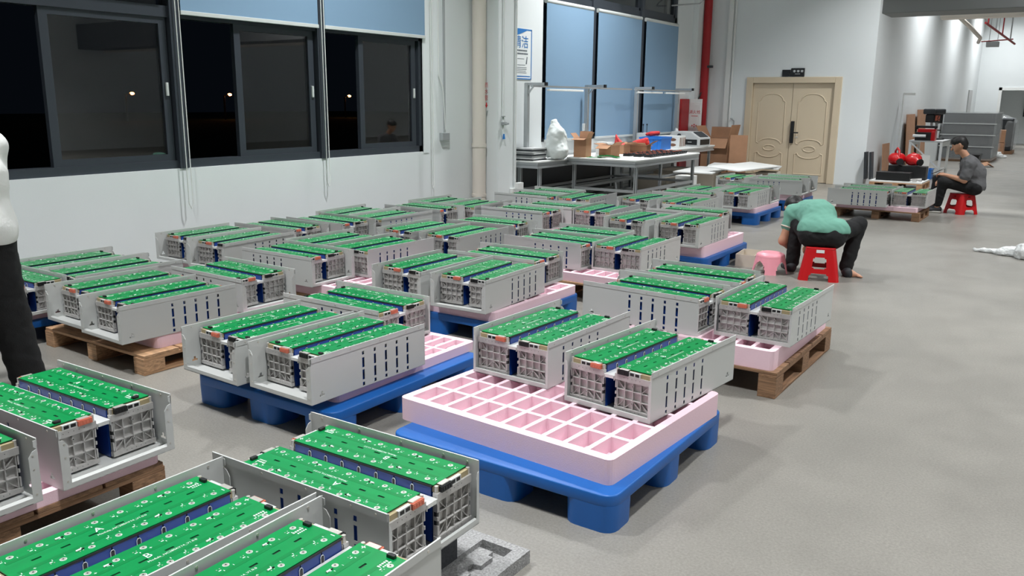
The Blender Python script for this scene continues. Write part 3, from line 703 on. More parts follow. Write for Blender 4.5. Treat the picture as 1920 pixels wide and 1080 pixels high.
# ------------------------------------------------------------------ pallets and foam trays
def blue_pallet(label, x0, x1, y0, y1, h=.155, ang=0.0):
    wx, wy = x1-x0, y1-y0
    t = thing('plastic_pallet', label, 'pallet', ((x0+x1)/2, (y0+y1)/2, 0), ang, 'blue plastic pallets')
    hx_, hy_ = wx/2, wy/2; c = .06; pts = []
    for cx_, cy_, a0 in ((hx_-c, hy_-c, 0), (-hx_+c, hy_-c, 90), (-hx_+c, -hy_+c, 180), (hx_-c, -hy_+c, 270)):
        pts += [(cx_+c*math.cos(R(a0+k*22.5)), cy_+c*math.sin(R(a0+k*22.5))) for k in range(5)]
    obj('deck', MB().prism(pts, h-.05, h).mesh('deck', M_BPAL, .007, 3, 40), t)
    a, b, c = .10, .085, .05; fp = []
    for cx_, cy_, a0 in ((a-c, b-c, 0), (-a+c, b-c, 90), (-a+c, -b+c, 180), (a-c, -b+c, 270)):
        fp += [(cx_+c*math.cos(R(a0+k*22.5)), cy_+c*math.sin(R(a0+k*22.5))) for k in range(5)]
    n = len(fp); zt = h-.048
    k = MB().add([(x*1.08, y*1.09, 0) for x, y in fp] + [(x*1.1, y*1.12, zt-.02) for x, y in fp] + [(x*1.1, y*1.12, zt+.003) for x, y in fp],
        [tuple(range(n))[::-1], tuple(range(2*n, 3*n))] + [(o+i, o+(i+1)%n, o+n+(i+1)%n, o+n+i) for o in (0, n) for i in range(n)])
    fm = k.mesh('foot', M_BPAL, 0, 3, 50)
    for ix in (-1, 0, 1):
        for iy in (-1, 0, 1): obj('foot', fm, t, (ix*(hx_-a*1.1-.001), iy*(hy_-b*1.12-.001), 0))
    return t
def wood_pallet(label, x0, x1, y0, y1, h=.12, ang=0.0, cat='pallet', dark=False):
    WX, WY = (M_WOODXD, M_WOODYD) if dark else (M_WOODX, M_WOODY)
    wx, wy = x1-x0, y1-y0; hx_, hy_ = wx/2, wy/2
    t = thing('wooden_pallet', label, cat, ((x0+x1)/2, (y0+y1)/2, 0), ang, 'wooden pallets')
    n = 5; bw = wy/n
    for k in range(n): obj('deck_board', MB().box((-hx_, -hy_+k*bw+.006, h-.018), (hx_, -hy_+(k+1)*bw-.006, h)).mesh('deck_board', WX, .002, 1), t)
    for x in (-hx_+.05, 0, hx_-.05): obj('stringer', MB().box((x-.05, -hy_, h-.036), (x+.05, hy_, h-.018)).mesh('stringer', WY, .002, 1), t)
    for x in (-hx_+.05, 0, hx_-.05):
        for y in (-hy_+.07, 0, hy_-.07): obj('block', MB().box((x-.05, y-.07, .016), (x+.05, y+.07, h-.036)).mesh('block', WX, .002, 1), t)
        obj('bottom_board', MB().box((x-.05, -hy_, 0), (x+.05, hy_, .016)).mesh('bottom_board', WY, .002, 1), t)
    return t
def foam_tray(label, x0, x1, y0, y1, z0, z1, ang=0.0, nx=10, ny=5, m=None, group='pink foam trays', name='foam_tray'):
    wx, wy = x1-x0, y1-y0; hx_, hy_ = wx/2, wy/2; m = m or M_FOAM
    bx, by = .028, .035; px, py = (wx-2*bx)/nx, (wy-2*by)/ny; us = [-hx_, hx_]; vs = [-hy_, hy_]; g = .011
    xs = [(-hx_+bx+k*px+g, -hx_+bx+(k+1)*px-g) for k in range(nx)]; ys = [(-hy_+by+k*py+g, -hy_+by+(k+1)*py-g) for k in range(ny)]
    for a, b in xs: us += [a, b]
    for a, b in ys: vs += [a, b]
    hole = lambda u, v: any(a < u < b for a, b in xs) and any(a < v < b for a, b in ys)
    zb = max(.012, (z1-z0)-.075); mb = MB()
    mb.plate(us, vs, hole, zb, z1-z0, ID)
    c = .03; mb2 = MB()
    me = bpy.data.meshes.new(name); me.from_pydata(mb.v, [], mb.f); bm = bmesh.new(); bm.from_mesh(me)
    mbb = MB().box((-hx_, -hy_, 0), (hx_, hy_, zb)); o = [bm.verts.new(v) for v in mbb.v]
    for f in mbb.f:
        if f != (4,5,6,7): bm.faces.new([o[i] for i in f])
    bm.faces.new([o[4], o[5], o[6], o[7]])
    for a, b in ((xs, ys),):
        for x_ in a:
            for y_ in b:
                xc, yc = sum(x_)/2, sum(y_)/2; r_ = bmesh.ops.create_cube(bm, size=1.0, matrix=Matrix.Translation((xc, (yc+y_[1])/2-.01, zb+.006)) @ Matrix.Diagonal((x_[1]-x_[0]-.002, (y_[1]-y_[0])*.42, .012, 1)))
    bmesh.ops.recalc_face_normals(bm, faces=bm.faces[:])
    es = [e for e in bm.edges if abs(abs(e.verts[0].co.x)-hx_) < 1e-4 and abs(abs(e.verts[1].co.x)-hx_) < 1e-4 and abs(abs(e.verts[0].co.y)-hy_) < 1e-4 and abs(abs(e.verts[1].co.y)-hy_) < 1e-4 and abs(e.verts[0].co.z-e.verts[1].co.z) > 1e-4]
    bmesh.ops.bevel(bm, geom=es, offset=.03, segments=4, profile=.5, affect='EDGES')
    bm.to_mesh(me); bm.free(); me.materials.append(m)
    return tag(obj(name, me, None, ((x0+x1)/2, (y0+y1)/2, z0), ang), label, 'foam tray', group)
blue_pallet('blue plastic pallet carrying battery chassis, under the large half empty pink tray', -2.4, -1.29, 2.6, 3.74, 0.155)
foam_tray('pink pocketed foam tray on blue pallet, large and half empty near the photo front', -2.445, -1.315, 2.715, 3.705, 0.155, 0.26, R(-3.5))
blue_pallet('blue plastic pallet carrying battery chassis, left of the half empty pink tray', -3.79, -2.76, 2.6, 3.78, 0.155)
foam_tray('pink pocketed foam tray on blue pallet left of the large half empty one', -3.8, -2.85, 2.72, 3.84, 0.155, 0.205, R(0))
wood_pallet('wooden pallet carrying battery chassis, at far left with layered edge', -5.48, -4.39, 2.68, 3.9, 0.12)
foam_tray('pink pocketed foam tray on wooden pallet at far left with layered edge', -5.44, -4.46, 2.82, 3.88, 0.12, 0.195, R(0))
blue_pallet('blue plastic pallet carrying battery chassis, behind the standing person', -6.3, -5.56, 2.48, 3.62, 0.155)
foam_tray('pink pocketed foam tray on blue pallet behind the standing person', -6.26, -5.6, 2.55, 3.6, 0.155, 0.205, R(0))
wood_pallet('wooden pallet carrying battery chassis, under the near window', -6.64, -5.75, 4.36, 5.5, 0.12)
foam_tray('pink pocketed foam tray on wooden pallet under the near window', -6.62, -5.77, 4.4, 5.48, 0.12, 0.205, R(0))
wood_pallet('wooden pallet carrying battery chassis, left of centre behind the far left wooden one', -5.46, -4.42, 4.33, 5.48, 0.12)
foam_tray('pink pocketed foam tray on wooden pallet left of centre behind the far left wooden one', -5.44, -4.44, 4.36, 5.46, 0.12, 0.205, R(0))
blue_pallet('blue plastic pallet carrying battery chassis, at the photo centre', -4.16, -3.08, 4.38, 5.5, 0.155)
foam_tray('pink pocketed foam tray on blue pallet at the photo centre', -4.14, -3.1, 4.4, 5.48, 0.155, 0.22, R(0))
wood_pallet('wooden pallet carrying battery chassis, right of centre with dark open sides', -2.42, -1.25, 4.45, 5.64, 0.15, dark=True)
foam_tray('pink pocketed foam tray on wooden pallet right of centre with dark open sides', -2.4, -1.28, 4.47, 5.62, 0.15, 0.26, R(0))
blue_pallet('blue plastic pallet carrying battery chassis, by the wall below the near window right end', -6.5, -5.7, 5.72, 6.8, 0.155)
foam_tray('pink pocketed foam tray on blue pallet by the wall below the near window right end', -6.48, -5.72, 5.74, 6.78, 0.155, 0.215, R(0))
blue_pallet('blue plastic pallet carrying battery chassis, behind the centre blue pallet', -5.35, -4.42, 5.82, 6.96, 0.155)
foam_tray('pink pocketed foam tray on blue pallet behind the centre blue pallet', -5.33, -4.45, 5.85, 6.94, 0.155, 0.195, R(0))
wood_pallet('wooden pallet carrying battery chassis, behind the right middle wooden pallet', -4.06, -2.92, 5.83, 6.92, 0.15)
foam_tray('pink pocketed foam tray on wooden pallet behind the right middle wooden pallet', -4.04, -2.94, 5.85, 6.9, 0.15, 0.22, R(0))
blue_pallet('blue plastic pallet carrying battery chassis, in front of the drain pipe', -6.44, -5.56, 7.05, 8.15, 0.155)
foam_tray('pink pocketed foam tray on blue pallet in front of the drain pipe', -6.42, -5.58, 7.07, 8.13, 0.155, 0.215, R(0))
wood_pallet('wooden pallet carrying battery chassis, in front of the white column foot', -5.4, -4.2, 7.58, 8.7, 0.12)
foam_tray('pink pocketed foam tray on wooden pallet in front of the white column foot', -5.38, -4.22, 7.6, 8.68, 0.12, 0.22, R(0))
blue_pallet('blue plastic pallet carrying battery chassis, left of the crouching worker', -3.86, -2.83, 7.45, 8.64, 0.155)
foam_tray('pink pocketed foam tray on blue pallet left of the crouching worker', -3.84, -2.87, 7.48, 8.6, 0.155, 0.26, R(0))
wood_pallet('wooden pallet carrying battery chassis, at the workbench left end', -6.05, -4.87, 8.78, 9.5, 0.12)
foam_tray('pink pocketed foam tray on wooden pallet at the workbench left end', -6.03, -4.89, 8.8, 9.48, 0.12, 0.235, R(0))
blue_pallet('blue plastic pallet carrying battery chassis, in front of the workbench legs', -4.55, -3.6, 9.1, 10.25, 0.155)
foam_tray('pink pocketed foam tray on blue pallet in front of the workbench legs', -4.53, -3.62, 9.12, 10.2, 0.155, 0.25, R(0))
blue_pallet("blue plastic pallet carrying battery chassis, beyond the crouching worker's head", -4.52, -3.5, 10.95, 12.05, 0.155)
foam_tray("pink pocketed foam tray on blue pallet beyond the crouching worker's head", -4.5, -3.54, 10.98, 12.03, 0.155, 0.215, R(0))
blue_pallet('blue plastic pallet carrying battery chassis, farthest one before the beige door', -4.62, -3.5, 12.74, 13.72, 0.155)
foam_tray('pink pocketed foam tray on blue pallet farthest one before the beige door', -4.6, -3.52, 12.76, 13.7, 0.155, 0.245, R(0))
wood_pallet('wooden pallet carrying battery chassis, beside the seated man with phone', -2.94, -1.8, 12.66, 13.52, 0.125, dark=True)
foam_tray('pink pocketed foam tray on wooden pallet beside the seated man with phone', -2.92, -1.84, 12.68, 13.5, 0.125, 0.185, R(0))
wood_pallet('wooden pallet carrying battery chassis, at the lower left edge', -3.75, -2.865, 0.55, 1.8, 0.19, dark=True)
foam_tray('pink pocketed foam tray on wooden pallet at the lower left edge', -3.74, -2.87, 0.56, 1.79, 0.19, 0.235, R(0))
# ------------------------------------------------------------------ organic shapes: distance fields turned into a mesh (surface nets)
def sdf_mesh(name, prims, res, k, mats, noise=None, pad=.03):
    lo = np.full(3, 1e9); hi = -lo
    for p in prims:
        if p[0] == 'c':
            a, b, r0, r1 = np.array(p[1], float), np.array(p[2], float), p[3], p[4]; rm = max(r0, r1)
            l, h = np.minimum(a, b)-rm, np.maximum(a, b)+rm
        else:
            c, rr = np.array(p[1], float), np.array(p[2], float); rm = rr.max(); l, h = c-rm, c+rm
        if p[0] != 'x': lo = np.minimum(lo, l); hi = np.maximum(hi, h)
    lo -= pad; hi += pad; n = np.ceil((hi-lo)/res).astype(int)+1
    F = np.full(n, 1.0, np.float32); ax = [lo[i]+res*np.arange(n[i]) for i in range(3)]
    for p in prims:
        if p[0] == 'c':
            a, b, r0, r1 = np.array(p[1], float), np.array(p[2], float), p[3], p[4]; rm = max(r0, r1)+pad+k
            l, h = np.minimum(a, b)-rm, np.maximum(a, b)+rm
        else:
            c, rr = np.array(p[1], float), np.array(p[2], float); rm = rr.max()+pad+k; l, h = c-rm, c+rm
        i0 = np.clip(np.floor((l-lo)/res).astype(int), 0, n); i1 = np.clip(np.ceil((h-lo)/res).astype(int)+1, 0, n)
        sl = tuple(slice(i0[i], i1[i]) for i in range(3))
        X, Y, Z = np.meshgrid(*[ax[i][sl[i]] for i in range(3)], indexing='ij'); P = np.stack([X, Y, Z], -1)
        if p[0] == 'c':
            d = b-a; t = np.clip(((P-a)@d)/max(d@d, 1e-9), 0, 1); D = np.linalg.norm(P-a-t[..., None]*d, axis=-1)-(r0+(r1-r0)*t)
        else:
            Q = P-c
            if len(p) > 3: Q = Q@np.array(Euler(p[3]).to_matrix())
            D = (np.linalg.norm(Q/rr, axis=-1)-1)*rr.min()
            if p[0] == 'x': F[sl] = np.maximum(F[sl], -D); continue
        O = F[sl]; kk = p[5] if p[0] == 'c' and len(p) > 5 else k
        h_ = np.clip(.5+.5*(O-D)/kk, 0, 1); F[sl] = D*h_+O*(1-h_)-kk*h_*(1-h_)
    if noise:
        X, Y, Z = np.meshgrid(*ax, indexing='ij')
        for amp, fr, ph in noise: F += (amp*np.sin(fr*X+ph+1.7*np.sin(fr*.6*Z+ph))*np.sin(fr*.8*Y+2*ph)*np.sin(fr*1.1*Z+.7*ph+1.3*np.sin(fr*.5*X))).astype(np.float32)
    I = F < 0; N = [m-1 for m in n]
    cor = [(i, j, l) for i in (0, 1) for j in (0, 1) for l in (0, 1)]
    C = np.stack([I[i:N[0]+i, j:N[1]+j, l:N[2]+l] for i, j, l in cor], -1); act = C.any(-1) & ~C.all(-1)
    idx = np.argwhere(act); vid = np.full(N, -1, np.int64); vid[act] = np.arange(len(idx))
    acc = np.zeros((len(idx), 3)); cnt = np.zeros(len(idx))
    for a in range(8):
        for b in range(a+1, 8):
            da = np.array(cor[b])-np.array(cor[a])
            if np.abs(da).sum() != 1: continue
            fa = F[tuple((idx+cor[a]).T)]; fb = F[tuple((idx+cor[b]).T)]; m = (fa < 0) != (fb < 0)
            t = np.where(m, fa/np.where(m, fa-fb, 1), 0); acc += np.where(m[:, None], np.array(cor[a])+t[:, None]*da, 0); cnt += m
    V = lo+(idx+acc/cnt[:, None])*res; Fs = []
    for a in range(3):
        u, v = (a+1) % 3, (a+2) % 3; sh = list(n); 
        A = [slice(1, -1)]*3; A[a] = slice(0, -1); B = list(A); B[a] = slice(1, None)
        f0, f1 = I[tuple(A)], I[tuple(B)]; e = np.argwhere(f0 != f1)
        if not len(e): continue
        s0 = f0[tuple(e.T)]; g = e.copy(); g[:, u] += 1; g[:, v] += 1
        def q(du, dv):
            c = g.copy(); c[:, u] -= du; c[:, v] -= dv; return vid[tuple(c.T)]
        Q = np.stack([q(1, 1), q(0, 1), q(0, 0), q(1, 0)], -1); Q[~s0] = Q[~s0][:, ::-1]; Fs.append(Q)
    Q = np.concatenate(Fs); Q = Q[(Q >= 0).all(1)]
    for _ in range(2):                                                    # light smoothing
        S = np.zeros_like(V); c = np.zeros(len(V))
        for i in range(4):
            j = (i+1) % 4; np.add.at(S, Q[:, i], V[Q[:, j]]); np.add.at(c, Q[:, i], 1); np.add.at(S, Q[:, j], V[Q[:, i]]); np.add.at(c, Q[:, j], 1)
        V = .55*V+.45*S/np.maximum(c, 1)[:, None]
    me = bpy.data.meshes.new(name); me.from_pydata([tuple(v) for v in V], [], [tuple(int(i) for i in f) for f in Q])
    for m in (mats if isinstance(mats, (list, tuple)) else [mats]): me.materials.append(m)
    me.polygons.foreach_set('use_smooth', [True]*len(me.polygons)); me.update(); return me

def hand(wrist, to, up, side, curl=.5, r=.0085):
    """palm plus four unequal fingers and a thumb; `to` = pointing direction, `up` = back of the hand"""
    w_, d, u = Vector(wrist), Vector(to).normalized(), Vector(up); l = d.cross(u).normalized(); u = l.cross(d).normalized()
    pr = []; pc = w_+d*.045
    for k in (-1.2, -.4, .4, 1.2): pr.append(('c', w_+d*.01+l*k*.012, w_+d*.08+l*k*.018, .015, .0125, .012))
    for k, ln in zip((-1.5, -.5, .5, 1.5), (.058, .072, .078, .068) if side > 0 else (.068, .078, .072, .058)):
        b = w_+d*.085+l*k*.0185; d1 = (d*math.cos(curl)-u*math.sin(curl)); d2 = (d*math.cos(curl*2.3)-u*math.sin(curl*2.3))
        m = b+d1*ln*.5; pr += [('c', b, m, r*1.1, r, .004), ('c', m, m+d2*ln*.5, r, r*.85, .004)]
    t0 = w_+d*.025+l*.03*side; t1 = t0+(d*.6+l*side*.7-u*.3).normalized()*.038; t2 = t1+(d*.9+l*side*.1-u*.35).normalized()*.03
    pr += [('c', t0, t1, .0125, .0105, .006), ('c', t1, t2, .0105, .0085, .004)]
    return [(p[0], tuple(p[1]), tuple(p[2])) + p[3:] for p in pr]
def head(c, face, up, s=1.0):
    """head on axis face/up: skull, jaw, nose, lips, brow, ears"""
    c, f, u = Vector(c), Vector(face).normalized(), Vector(up).normalized(); l = f.cross(u).normalized(); u = l.cross(f).normalized()
    P = lambda a, b, d: tuple(c+(f*a+u*b+l*d)*s)
    skin = [('c', P(-.012, .03, 0), P(.012, .022, 0), .090*s, .084*s), ('c', P(.025, -.03, 0), P(.055, -.082, 0), .064*s, .036*s), ('c', P(.09, .012, 0), P(.116, -.022, 0), .009*s, .016*s, .008),
            ('c', P(.084, -.052, -.018), P(.084, -.052, .018), .011*s, .011*s, .006), ('c', P(.086, .03, -.03), P(.086, .03, .03), .012*s, .012*s, .012)]
    for sd in (-1, 1): skin += [('c', P(-.008, .022, sd*.086), P(-.002, -.022, sd*.084), .016*s, .010*s, .006), ('c', P(.05, -.02, sd*.04), P(.06, -.035, sd*.034), .03*s, .026*s)]
    hair = [('c', P(-.022, .046, 0), P(.022, .060, 0), .094*s, .084*s), ('c', P(-.05, -.0, 0), P(-.046, -.035, 0), .070*s, .054*s)]
    eyes = [(P(.083, .008, sd*.032), .010*s) for sd in (-1, 1)]
    return skin, hair, eyes, P
def person(label, loc, rz, body, clothes, hd, cat='person'):
    t = thing('person', label, cat, loc, rz)
    skin, hair, eyes, P = hd
    obj('body', sdf_mesh('body', body+skin, .0065, .025, M_SKIN), t)
    obj('hair', sdf_mesh('hair', hair+[('x', P(.085, -.03, 0), (.082, .092, .095)), ('x', P(.03, -.075, .0), (.06, .06, .12))], .007, .02, M_HAIR, noise=[(.003, 160, .4)]), t)
    e = MB()
    for c, r_ in eyes: e.lathe([(r_*.1, -r_), (r_*.75, -r_*.65), (r_, 0), (r_*.75, r_*.65), (r_*.1, r_)], 10, c)
    for sd in (-1, 1): e.tube([P(.092, .03, sd*.018), P(.09, .034, sd*.036), P(.082, .028, sd*.05)], .0035, 6)
    obj('eyes_and_brows', e.mesh('eyes_and_brows', M_HAIR, 0, 2, 60), t)
    for n, pr, m, k, nz in clothes: obj(n, sdf_mesh(n, pr, .0075, k, m, noise=nz), t)
    return t
FOLD = [(.0045, 38, .3), (.0025, 75, 1.9)]

# ---- worker bent over on the red stool
def worker():
    sh_l, sh_r = (-.28, .33, .555), (.03, .42, .54); el_l, el_r = (-.35, .28, .285), (.08, .55, .34); wr_l, wr_r = (-.285, .40, .20), (-.07, .55, .24)
    hc = (-.275, .505, .565)
    hd = head(hc, (-.25, .55, -.8), (-.30, .72, .62))
    body = [('c', (0, .02, .42), (-.06, .17, .55), .12, .12), ('c', (-.06, .17, .55), (-.15, .33, .55), .12, .11), ('c', (-.15, .34, .55), sh_l, .08, .055), ('c', (-.15, .34, .55), sh_r, .08, .055),
            ('c', sh_l, el_l, .05, .042), ('c', el_l, wr_l, .043, .028), ('c', sh_r, el_r, .05, .042), ('c', el_r, wr_r, .043, .028),
            ('c', (-.18, .40, .56), (-.245, .47, .565), .055, .052),
            ('c', (.09, .03, .40), (.31, .26, .49), .07, .05), ('c', (.31, .26, .49), (.24, .22, .09), .05, .035), ('c', (-.09, .05, .40), (-.235, .30, .46), .07, .05), ('c', (-.235, .30, .46), (-.25, .27, .09), .05, .035),
            ('c', (.235, .19, .045), (.29, .18, .03), .036, .03), ('c', (.29, .18, .03), (.355, .165, .018), .028, .016), ('c', (-.25, .25, .045), (-.31, .36, .03), .036, .026)]
    for k in range(5): body.append(('c', (.345, .145+k*.013, .016), (.382-.004*k, .135+k*.013, .012), .010, .009, .004))
    body += hand(wr_l, (.35, .55, -.5), (-.6, .3, .5), 1, .6) + hand(wr_r, (-.8, .1, -.5), (0, .5, .8), -1, .6)
    shirt = [('c', (-.02, .0, .45), (-.05, .15, .55), .14, .155), ('c', (-.05, .15, .55), (-.13, .30, .555), .155, .14), ('c', (-.11, .0, .45), (.125, .0, .45), .115, .115), ('c', (-.13, .31, .56), sh_l, .10, .074), ('c', (-.13, .31, .56), sh_r, .10, .074),
             ('c', sh_l, (-.315, .312, .43), .072, .066), ('c', sh_r, (.055, .47, .44), .072, .066), ('c', (-.17, .38, .57), (-.20, .42, .57), .066, .064), ('x', (0, -.06, .31), (.50, .55, .135)), ('x', (0, -.2, .36), (.5, .16, .085))]
    pants = [('c', (-.09, -.01, .405), (.09, -.01, .405), .125, .125), ('c', (-.07, .06, .40), (.07, .06, .40), .11, .11), ('c', (.10, .02, .40), (.31, .26, .485), .098, .072), ('c', (.31, .26, .485), (.238, .22, .085), .07, .062),
             ('c', (-.10, .04, .40), (-.235, .30, .455), .098, .07), ('c', (-.235, .30, .455), (-.25, .265, .085), .07, .062), ('x', (0, 0, .20), (.17, .17, .11))]
    shoes = [('c', (.238, .25, .045), (.25, .16, .042), .046, .046), ('c', (.24, .24, .018), (.265, .15, .018), .03, .03), ('c', (-.25, .23, .045), (-.30, .34, .036), .047, .04), ('c', (-.25, .22, .018), (-.335, .41, .018), .03, .028), ('x', (0, 0, -.08), (1, 1, .082))]
    t = person('person in teal polo shirt and black trousers bent forward on a red stool', (-1.93, 7.97, 0), R(13.4), body,
        [('polo_shirt', shirt, M_TEAL, .05, FOLD), ('trousers', pants, M_PANTS, .035, FOLD), ('shoe', shoes[:2]+shoes[4:], M_SHOE, .02, None), ('shoe', shoes[2:], M_SHOE, .02, None)], hd)
    c = Vector((-.3165, .3105, .418)); d = Vector((-.035, -.018, -.13)).normalized(); a = d.cross(Vector((0, 1, 0))).normalized(); b = d.cross(a)
    m = MB(); m.tube([c+(a*math.cos(k*PI/10)+b*math.sin(k*PI/10))*.0645 for k in range(21)], .0075, 6); obj('sleeve_trim', m.mesh('sleeve_trim', M_TRIM, 0, 2, 60), t)
worker()

# ---- man with the phone
def phone_man():
    sn, sf = (.05, -.165, .735), (.05, .165, .735); en, ef = (.0, -.225, .51), (-.05, .235, .50); wn, wf = (-.265, -.115, .565), (-.27, .05, .485)
    hd = head((-.115, 0, .995), (-.93, 0, -.36), (-.36, 0, .93))
    body = [('c', (.13, 0, .42), (.11, 0, .60), .12, .12), ('c', (.11, 0, .60), (.05, 0, .72), .12, .11), ('c', (.05, 0, .73), sn, .08, .055), ('c', (.05, 0, .73), sf, .08, .055), ('c', (.03, 0, .78), (-.07, 0, .91), .056, .054),
            ('c', sn, en, .05, .042), ('c', en, wn, .043, .028), ('c', sf, ef, .05, .042), ('c', ef, wf, .043, .028),
            ('c', (.12, -.09, .39), (-.27, -.14, .47), .07, .05), ('c', (-.27, -.14, .47), (-.315, -.12, .10), .05, .036), ('c', (.12, .09, .39), (-.35, .15, .47), .07, .05), ('c', (-.35, .15, .47), (-.40, .14, .10), .05, .036),
            ('c', (-.31, -.12, .05), (-.42, -.13, .03), .035, .026), ('c', (-.40, .14, .05), (-.50, .15, .03), .035, .026)]
    body += hand(wn, (-.9, .3, .15), (.1, -.5, .8), 1, .75) + hand(wf, (-.85, -.25, -.35), (-.2, -.3, .9), -1, .5)
    shirt = [('c', (.15, -.06, .41), (.15, .06, .41), .128, .128), ('c', (.15, 0, .42), (.115, 0, .60), .14, .15), ('c', (.115, 0, .60), (.05, 0, .70), .15, .135), ('c', (.05, 0, .73), sn, .10, .075), ('c', (.05, 0, .73), sf, .10, .075),
             ('c', sn, (.005, -.21, .56), .078, .078), ('c', sf, (-.03, .215, .56), .078, .078), ('c', (.03, 0, .78), (.015, 0, .80), .072, .07), ('x', (.0, 0, .28), (.40, .40, .105))]
    pants = [('c', (.15, -.09, .395), (.15, .09, .395), .11, .11), ('c', (.12, -.09, .395), (-.27, -.14, .465), .098, .074), ('c', (-.27, -.14, .465), (-.312, -.12, .145), .074, .06),
             ('c', (.12, .09, .395), (-.35, .15, .465), .098, .074), ('c', (-.35, .15, .465), (-.40, .14, .145), .074, .06), ('x', (.08, 0, .18), (.24, .26, .125))]
    shoes = []; soles = []
    for hx_, hy_, tx, ty in ((-.29, -.118, -.445, -.135), (-.375, .138, -.53, .152)):
        shoes += [('c', (hx_, hy_, .055), (tx+.04, ty, .042), .044, .036), ('c', (tx+.05, ty, .04), (tx, ty, .034), .038, .03)]
        soles += [('c', (hx_+.005, hy_, .022), (tx-.002, ty, .02), .045, .04)]
    t = person('person in charcoal tee and black trousers sitting on a red stool looking at a phone', (-1.46, 14.12, 0), R(5.9), body,
        [('tshirt', shirt, M_GREYT, .05, FOLD), ('trousers', pants, M_PANTS, .035, FOLD), ('shoe', shoes[:2]+[('x', (0, 0, -.07), (2, 2, .095))], M_SHOE, .015, None), ('shoe', shoes[2:]+[('x', (0, 0, -.07), (2, 2, .095))], M_SHOE, .015, None)]+
        [('shoe_sole', [q, ('x', (-.4, 0, .15), (1.2, 1.2, .122)), ('x', (-.4, 0, -.12), (1.2, 1.2, .122))], M_SOLE, .01, None) for q in soles], hd)
    m = MB(); m.obox((-.372, -.075, .605), (.145, .072, .009), (0, R(-28), R(-12))); obj('phone', m.mesh('phone', M_PHONE, .003), None)
    ph = bpy.data.objects[-1] if False else None
    m = MB()
    for k, (x, z) in enumerate(((-.035, .60), (-.02, .58), (-.03, .56), (-.045, .58), (-.04, .62))): m.tube([(x-.02, -.1255, z), (x, -.1325, z+.022), (x+.015, -.1345, z-.008)], .0045, 5)
    obj('shirt_print', m.mesh('shirt_print', mat('gold_print', (190, 160, 110), .7), 0, 2, 60), t)
    return t
pm = phone_man()
for o in list(COL.objects):
    if o.name.startswith('phone') and o.type == 'MESH':
        o.matrix_world = pm.matrix_basis.copy(); tag(o, 'black smartphone in the hand of the man in the charcoal tee', 'phone')

# ---- person cropped by the left edge
def bystander():
    hd = head((0, .06, 1.60), (0, 1, -.25), (0, .25, 1))
    sl, sr = (-.15, .05, 1.345), (.15, .05, 1.345); e_l, e_r = (-.17, .19, 1.12), (.15, .21, 1.12); wl, wr = (-.10, .30, 1.08), (.08, .33, 1.08)
    body = [('c', (0, 0, .92), (0, .02, 1.2), .12, .13), ('c', (0, .02, 1.2), (0, .03, 1.34), .13, .10), ('c', (0, .03, 1.36), sl, .08, .055), ('c', (0, .03, 1.36), sr, .08, .055), ('c', (0, .03, 1.38), (0, .05, 1.54), .056, .054),
            ('c', sl, e_l, .05, .042), ('c', e_l, wl, .043, .028), ('c', sr, e_r, .05, .042), ('c', e_r, wr, .043, .028),
            ('c', (-.09, 0, .90), (-.10, .03, .48), .08, .055), ('c', (-.10, .03, .48), (-.10, 0, .08), .052, .036), ('c', (.09, 0, .90), (.135, .04, .48), .08, .055), ('c', (.135, .04, .48), (.20, .02, .08), .052, .036), ('c', (-.10, 0, .05), (-.12, .15, .03), .035, .028), ('c', (.20, .02, .05), (.24, .17, .03), .035, .028)]
    body += hand(wl, (.8, .5, 0), (0, 0, 1), 1, .5) + hand(wr, (-.8, .5, 0), (0, 0, 1), -1, .5)
    shirt = [('c', (-.05, 0, .93), (.055, 0, .93), .165, .165), ('c', (.025, 0, .95), (.035, .02, 1.2), .17, .16), ('c', (-.03, 0, .95), (-.03, .02, 1.2), .17, .16), ('c', (.035, .02, 1.2), (.02, .03, 1.33), .16, .11), ('c', (-.03, .02, 1.2), (-.02, .03, 1.33), .16, .11), ('c', (0, .03, 1.36), sl, .09, .062), ('c', (0, .03, 1.36), sr, .09, .062),
             ('c', sl, e_l, .062, .055), ('c', e_l, (-.13, .27, 1.09), .055, .048), ('c', sr, e_r, .062, .055), ('c', e_r, (.11, .29, 1.09), .055, .048), ('c', (0, .035, 1.40), (0, .04, 1.44), .068, .064), ('x', (0, 0, .75), (.5, .5, .12))]
    pants = [('c', (-.06, 0, .90), (.06, 0, .90), .135, .135), ('c', (-.09, 0, .88), (-.10, .03, .48), .11, .085), ('c', (-.10, .03, .48), (-.10, 0, .06), .085, .082), ('c', (.09, 0, .88), (.135, .04, .48), .115, .092), ('c', (.135, .04, .48), (.195, .02, .06), .09, .088)]
    shoes = [('c', (-.10, -.04, .045), (-.12, .14, .036), .044, .036), ('c', (.20, -.02, .045), (.24, .16, .036), .044, .036), ('x', (0, 0, -.09), (2, 2, .092))]
    person('person in white shirt and black trousers standing at the left edge', (-4.62, 1.94, 0), R(68.3), body,
        [('shirt', shirt, M_SHIRTW, .06, [(.003, 30, .3)]), ('trousers', pants, M_PANTS, .04, FOLD), ('shoe', [shoes[0], shoes[2]], M_SHOE, .02, None), ('shoe', shoes[1:], M_SHOE, .02, None)], hd)
bystander()

